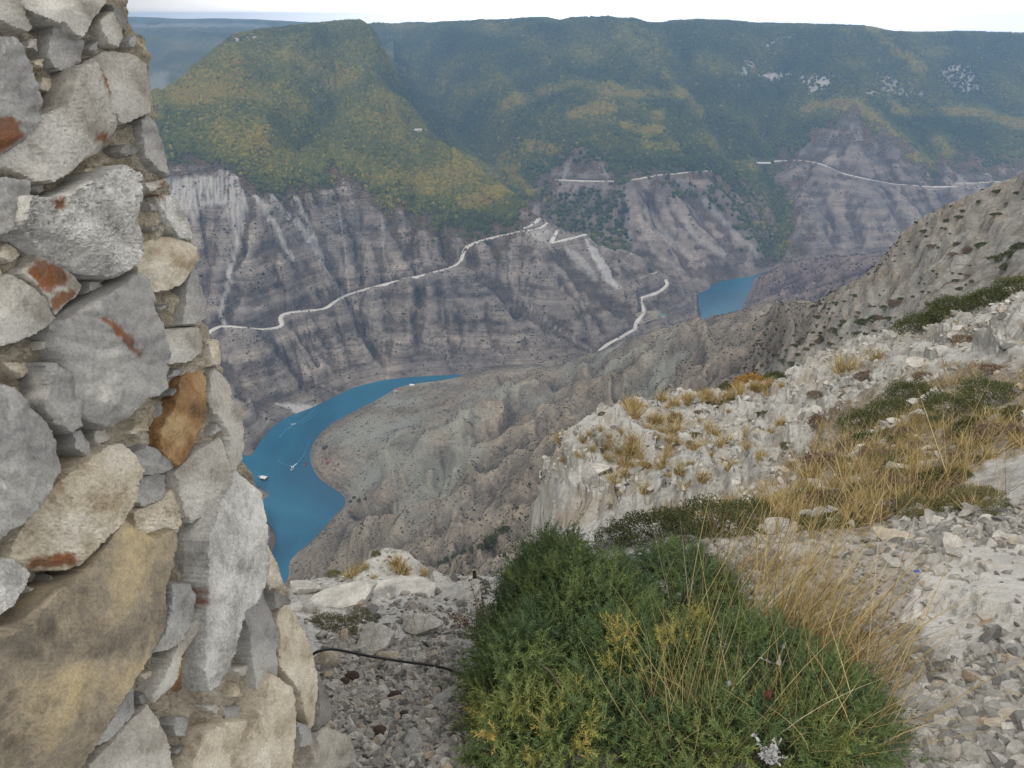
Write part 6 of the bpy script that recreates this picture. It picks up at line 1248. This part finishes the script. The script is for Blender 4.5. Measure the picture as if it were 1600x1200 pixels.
# white plastic scraps snagged on the juniper
MPLAS = plain("white_plastic_film", (.40, .40, .39), .5, .25, 30, .3)
def near_bush(u, v):
    d = np.hypot(*(np.array(proj(p0)) - np.array([[u], [v]]))); k = np.argsort(d)[:6]; best = k[np.argmin(p0[k] @ np.array([0, CT, -ST]))]; a, t = bear(u, v); r = math.hypot(*p0[best][:2]) - .02; return np.array([r * math.sin(a), r * math.cos(a), r * t])
def ribbon(pts, wd, seed, twist=1.0):
    q_ = np.random.default_rng(seed); pts = np.array(pts); tq = np.linspace(0, len(pts) - 1, 18); P = np.stack([np.interp(tq, range(len(pts)), pts[:, k]) for k in range(3)], 1) + q_.normal(0, .002, (18, 3)); V = []
    for i, p in enumerate(P): a = twist * i * .35; s_ = np.array([math.cos(a), .4, math.sin(a)]) * wd * (.6 + .6 * abs(math.sin(i * 1.3))); V += [p - s_, p + s_ * .2 + np.array([0, 0, .003]), p + s_]
    i = np.arange(18)[:-1, None] * 3; return np.array(V), np.concatenate([i + np.array([0, 1, 4, 3]), i + np.array([1, 2, 5, 4])])
for nm, L, wd, lb in (("plastic_strip", [(1226, 1004), (1222, 1020), (1216, 1039), (1200, 1032), (1187, 1028)], .006, "bent white plastic strip hanging in the juniper"), ("plastic_scrap", [(1291, 1066), (1297, 1076), (1307, 1081)], .010, "crumpled white plastic scrap at the juniper's right end"), ("plastic_strip", [(1176, 1145), (1184, 1156), (1190, 1168)], .004, "short white plastic strip above the torn bag"), ("plastic_scrap", [(1141, 1066), (1145, 1074)], .006, "tiny pale scrap caught left of the red leaf")):
    P_ = np.array([near_bush(u, v) for u, v in L]); V, Fc = ribbon(P_ - P_[0], wd, len(L)); link(nm, np_mesh(nm, V, Fc, MPLAS), loc=tuple(P_[0]), label=lb, cat="plastic litter")
c = near_bush(1204, 1182); parts = []; q_ = np.random.default_rng(6)
for k in range(26):
    d = q_.normal(size=3); d[2] = abs(d[2]); d /= np.linalg.norm(d); pts = [d * .004, d * .015 + q_.normal(0, .005, 3), d * .030 + q_.normal(0, .010, 3) - [0, 0, .008]]; parts.append(ribbon(pts, .0035, k))
V, Fc = merge(parts); V2, F2 = ICO3; V2 = V2 * .016 * (1 + .35 * fbm(V2[:, 0] * 3, V2[:, 1] * 3, V2[:, 2] * 3, o=3))[:, None]
bg_ = link("torn_plastic_bag", None, loc=tuple(c), label="torn white plastic bag tangled at the bottom of the juniper", cat="plastic litter"); link("strips", np_mesh("strips", V, Fc, MPLAS), bg_); link("crumpled_film", np_mesh("crumpled_film", V2, F2, MPLAS, smooth=False), bg_)
c = near_bush(1200, 1084); q_ = np.random.default_rng(2); a = np.linspace(0, 1, 7); L = np.concatenate([[[x * .034 - .017, .010 * math.sin(math.pi * x) * s_, .010 * math.sin(3 * x) + .006 * abs(s_)] for x in a] for s_ in (-1, 0, 1)]); link("dead_leaf", np_mesh("dead_leaf", L, grid_faces(3, 7), plain("red_brown_leaf", (.13, .045, .03), .7, .3, 60)), loc=tuple(c), label="curled red brown dead leaf lying in the juniper", cat="leaf").rotation_euler = (.6, -1.0, .4)

# ------------------------------------------------------------------ on the river and its banks
def box_arrays(x0, x1, y0, y1, z0, z1):
    V = np.array([(x, y, z) for x in (x0, x1) for y in (y0, y1) for z in (z0, z1)], float); return V, np.array([(0, 1, 3, 2), (4, 6, 7, 5), (0, 4, 5, 1), (2, 3, 7, 6), (0, 2, 6, 4), (1, 5, 7, 3)])
def gable(x, y, z0, z1, o=.4):                          # roof: half length, half width, eaves, ridge
    return np.array([(-x - o, -y - o, z0), (x + o, -y - o, z0), (x + o, y + o, z0), (-x - o, y + o, z0), (-x - o, 0, z1), (x + o, 0, z1), (-x - o, -y - o, z0 - .2), (x + o, -y - o, z0 - .2), (x + o, y + o, z0 - .2), (-x - o, y + o, z0 - .2)], float), [(0, 1, 5, 4), (2, 3, 4, 5), (3, 0, 4), (1, 2, 5), (6, 9, 8, 7), (0, 6, 7, 1), (2, 8, 9, 3), (1, 7, 8, 2), (3, 9, 6, 0)]
def poly_mesh(name, V, Fc, mat):
    me = bpy.data.meshes.new(name); me.from_pydata([tuple(v) for v in V], [], [tuple(int(i) for i in f) for f in Fc]); me.materials.append(mat); return me
MWHITE = plain("white_paint", (.72, .72, .70), .5, .05, 2); MREDROOF = plain("red_sheet_roof", (.27, .10, .08), .7, .2, 1); MDKWOOD = plain("dark_timber", (.06, .05, .045), .85, .3, 2); MGLASS = plain("dark_glass", (.03, .04, .05), .1, .1, 2, .5); MGREENROOF = plain("green_sheet_roof", (.10, .20, .18), .6, .15, 1); MPLASTER = plain("pale_plaster", (.46, .43, .39), .9, .12, 1); MREDP = plain("red_paint", (.34, .07, .05), .5, .1, 2)
def hull(L, W_, Hh):
    st = []
    for x, w_, k in ((-.5, .85, 0), (-.2, 1, 0), (.15, .95, .02), (.38, .55, .1), (.5, .03, .22)):
        st.append([(x * L, -w_ * W_ / 2, Hh * (1 + k)), (x * L, -w_ * W_ * .38, 0), (x * L, 0, -.12), (x * L, w_ * W_ * .38, 0), (x * L, w_ * W_ / 2, Hh * (1 + k)), (x * L, w_ * W_ * .4, Hh * (1 + k) - .05), (x * L, w_ * W_ * .38, .25), (x * L, -w_ * W_ * .38, .25), (x * L, -w_ * W_ * .4, Hh * (1 + k) - .05)])
    V = np.array(st).reshape(-1, 3); n = 9; Fc = [(i * n + q, i * n + (q + 1) % n, (i + 1) * n + (q + 1) % n, (i + 1) * n + q) for i in range(4) for q in range(n)] + [tuple(range(n))[::-1]]
    return V, Fc
def wpt(u, v): a, t = bear(u, v); r = WZ / t; return np.array([r * math.sin(a), r * math.cos(a), WZ])
def boat(u, v, L, rz, label, body, wake=None):
    p = wpt(u, v); o = link("motor_boat", None, loc=tuple(p), label=label, cat="boat"); o.rotation_euler = (0, 0, rz)
    link("hull", poly_mesh("hull", *hull(L, L * .34, L * .13), body), o); V, Fc = box_arrays(-.05 * L, .08 * L, -.12 * L, .12 * L, .1 * L, .2 * L); V[4:, :2] *= .8; link("windscreen", poly_mesh("windscreen", V, Fc, MGLASS), o)
    V, Fc = box_arrays(-.36 * L, -.22 * L, -.13 * L, .13 * L, .06 * L, .12 * L); link("seat", poly_mesh("seat", V, Fc, MREDP), o); V, Fc = box_arrays(-.56 * L, -.49 * L, -.04 * L, .04 * L, .0, .17 * L); link("outboard_motor", poly_mesh("outboard_motor", V, Fc, MDKWOOD), o)
    return o
boat(456.5, 733.5, 8, R(-108), "small motor boat with white wake in the middle of the river", MWHITE); boat(458.5, 663, 7, R(200), "small white motor boat in the upper part of the river bend", MWHITE); boat(477.5, 725.5, 8.5, R(80), "red and white boat moored at the tip of the spur", MREDP)
boat(407, 744.5, 6.5, R(15), "small white boat moored beside the floating pier", MWHITE)
fm = Mat("foam", .8, .2); fm.base(fm.ramp(fm.noise(.8, 4), [(.35, (.25, .45, .58)), (.6, (.75, .82, .85))]))
def foam(lines, z=.06):
    parts = []
    for L, w0, w1 in lines:
        P = np.array([wpt(u, v) for u, v in L]); tq = np.linspace(0, len(P) - 1, 24); Q = np.stack([np.interp(tq, range(len(P)), P[:, k]) for k in range(3)], 1); tg = np.gradient(Q, axis=0); nn = np.stack([-tg[:, 1], tg[:, 0], 0 * tg[:, 0]], 1); nn /= np.linalg.norm(nn, axis=1)[:, None]
        ww = np.linspace(w0, w1, 24)[:, None] * (1 + .3 * q_.normal(size=(24, 1))); V = np.stack([Q - nn * ww, Q + nn * ww], 1).reshape(-1, 3) + [0, 0, z]; parts.append((V, grid_faces(24, 2)))
    return merge(parts)
V, Fc = foam([([(456.6, 731), (459, 728), (464, 724)], 1.0, .7), ([(456.4, 732), (455.4, 729), (454.6, 727)], .5, .3)]); link("wake_foam", np_mesh("wake_foam", V, Fc, fm.m), kind="stuff")
fm2 = Mat("ripple_water", .3, .3); fm2.base(fm2.ramp(fm2.noise(.3, 3), [(.4, (.02, .16, .27)), (.7, (.05, .22, .34))]))
V, Fc = foam([([(436, 684), (446, 672), (462, 661), (480, 650), (492, 640)], .9, .5), ([(462, 664), (478, 654), (490, 645)], .7, .3), ([(470, 663), (484, 654), (496, 644)], .6, .3), ([(434, 718), (440, 724), (452, 728)], .7, .3), ([(464, 724), (474, 712), (484, 688)], .6, .3)], .05); link("river_ripples", np_mesh("river_ripples", V, Fc, fm2.m), kind="stuff")
p = wpt(412.5, 748.5); o = link("floating_pier", None, loc=tuple(p), label="white roofed floating pier at the left river bank", cat="pier"); o.rotation_euler = (0, 0, R(-20))
V, Fc = box_arrays(-5, 5, -3.6, 3.6, -.3, .5); link("deck", poly_mesh("deck", V, Fc, MDKWOOD), o)
for x in (-4, 4):
    for y in (-2.8, 2.8): V, Fc = tube([(x, y, .4), (x, y, 3.2)], [.12, .12], 6); link("post", np_mesh("post", V, Fc, MWHITE), o)
V, Fc = gable(4.4, 3.2, 3.2, 4.3, .3); link("canopy", poly_mesh("canopy", V, Fc, MWHITE), o)
def cabin(sheet, u, v, L, W_, Hh, rz, label, roofm, wallm, name="cabin", cat="cabin"):
    p = sheet.hit(u, v); o = link(name, None, loc=tuple(p + np.array([0, 0, -.6])), label=label, cat=cat); o.rotation_euler = (0, 0, rz)
    V, Fc = box_arrays(-L / 2, L / 2, -W_ / 2, W_ / 2, -2, Hh); link("wall", poly_mesh("wall", V, Fc, wallm), o); V, Fc = gable(L / 2, W_ / 2, Hh, Hh + W_ * .28); link("roof", poly_mesh("roof", V, Fc, roofm), o)
    V, Fc = box_arrays(-.5, .5, -W_ / 2 - .06, -W_ / 2 + .02, .0, min(2.1, Hh * .8)); link("door", poly_mesh("door", V, Fc, MDKWOOD), o)
    for x in (-.3, .3): V, Fc = box_arrays(x * L - .5, x * L + .5, -W_ / 2 - .06, -W_ / 2 + .02, Hh * .4, Hh * .75); link("window", poly_mesh("window", V, Fc, MGLASS), o)
    return o
cabin(NEAR, 513, 722, 7, 5.5, 2.6, .3, "red roofed cabin on the spur above the river", MREDROOF, MREDROOF); cabin(NEAR, 508, 700, 7, 6, 3, .4, "dark timber cabin on the spur uphill of the red roofed one", MDKWOOD, MDKWOOD); cabin(NEAR, 622, 610, 12, 5, 3, -.2, "long white cabin with a red roof at the far side of the spur", MREDROOF, MWHITE); cabin(NEAR, 644, 603, 8, 5, 3, -.2, "smaller white cabin right of the long white cabin", MWHITE, MWHITE)
cabin(HILL, 650, 206, 30, 9, 6, .05, "long pale house alone on the wooded hillside", MPLASTER, MPLASTER, "hillside_house", "house"); cabin(HILL, 663, 205, 12, 8, 5, .05, "small house with a red roof beside the long pale house", MREDROOF, MPLASTER, "hillside_house", "house"); cabin(HILL, 1034, 494, 16, 9, 3.5, -.2, "green roofed farm building beside the terraced plot", MGREENROOF, MPLASTER, "farm_building", "house"); cabin(HILL, 531, 224, 6, 5, 3.5, .1, "tiny white hut beside a forest track on the wooded hill", MWHITE, MWHITE, "hut", "hut")
# white roadside wall with its portal far up the valley
p = RIDGE.hit(1186, 258); o = link("roadside_wall", None, loc=tuple(p), label="white concrete wall and gateway by the road far up the side valley", cat="wall")
V, Fc = box_arrays(-12, -8, -2, 2, -9, 12); link("pillar", poly_mesh("pillar", V, Fc, MWHITE), o); V, Fc = box_arrays(-8, 34, -1.5, 1.5, 4, 9); link("parapet", poly_mesh("parapet", V, Fc, MWHITE), o); V, Fc = box_arrays(8, 24, -2.4, 6, -6, 3.6); link("portal", poly_mesh("portal", V, Fc, MDKWOOD), o)
# terraced plot
parts = []
for k in range(6):
    L = [(990 + 3 * k, 492 + k * 2.6), (1008 + 3 * k, 488 + k * 2.0), (1024 + 2 * k, 487 + k * 1.5)]; P = np.array([HILL.hit(*q) for q in L]); Q = np.concatenate([P[:1], (P[:1] + P[1:2]) / 2, P[1:2], (P[1:2] + P[2:]) / 2, P[2:]]); V = np.concatenate([Q + [0, 0, -1], Q + [0, 0, 1.6], Q + [0, 2.5, 1.6], Q + [0, 2.5, -1]]); parts.append((V, grid_faces(4, 5)))
V, Fc = merge(parts); link("terrace_walls", np_mesh("terrace_walls", V, Fc, plain("terrace_stone", (.36, .31, .22), .95, .2, .5)), label="pale stepped terrace walls of the plot below the farm building", cat="terrace wall")
print("objects", round(time.time() - T00, 1))

# ------------------------------------------------------------------ haze: one closed box of thin air round everything
hm = bpy.data.materials.new("haze_air"); hm.use_nodes = True; ht = hm.node_tree; ht.nodes.clear()
hv = ht.nodes.new("ShaderNodeVolumePrincipled"); ho = ht.nodes.new("ShaderNodeOutputMaterial")
hv.inputs['Color'].default_value = (.37, .63, 1.0, 1); hv.inputs['Density'].default_value = 1.4e-4; hv.inputs['Anisotropy'].default_value = .1
ht.links.new(hv.outputs[0], ho.inputs['Volume'])
bx0, bx1, by0, by1, bz0, bz1 = -7100, 7100, -7100, 7100, -722, 14
hvx = [(x, y, z) for x in (bx0, bx1) for y in (by0, by1) for z in (bz0, bz1)]
hme = np_mesh("haze", np.array(hvx), np.array([(0, 1, 3, 2), (4, 6, 7, 5), (0, 4, 5, 1), (2, 3, 7, 6), (0, 2, 6, 4), (1, 5, 7, 3)]), hm, smooth=False)
link("haze", hme, kind="stuff")
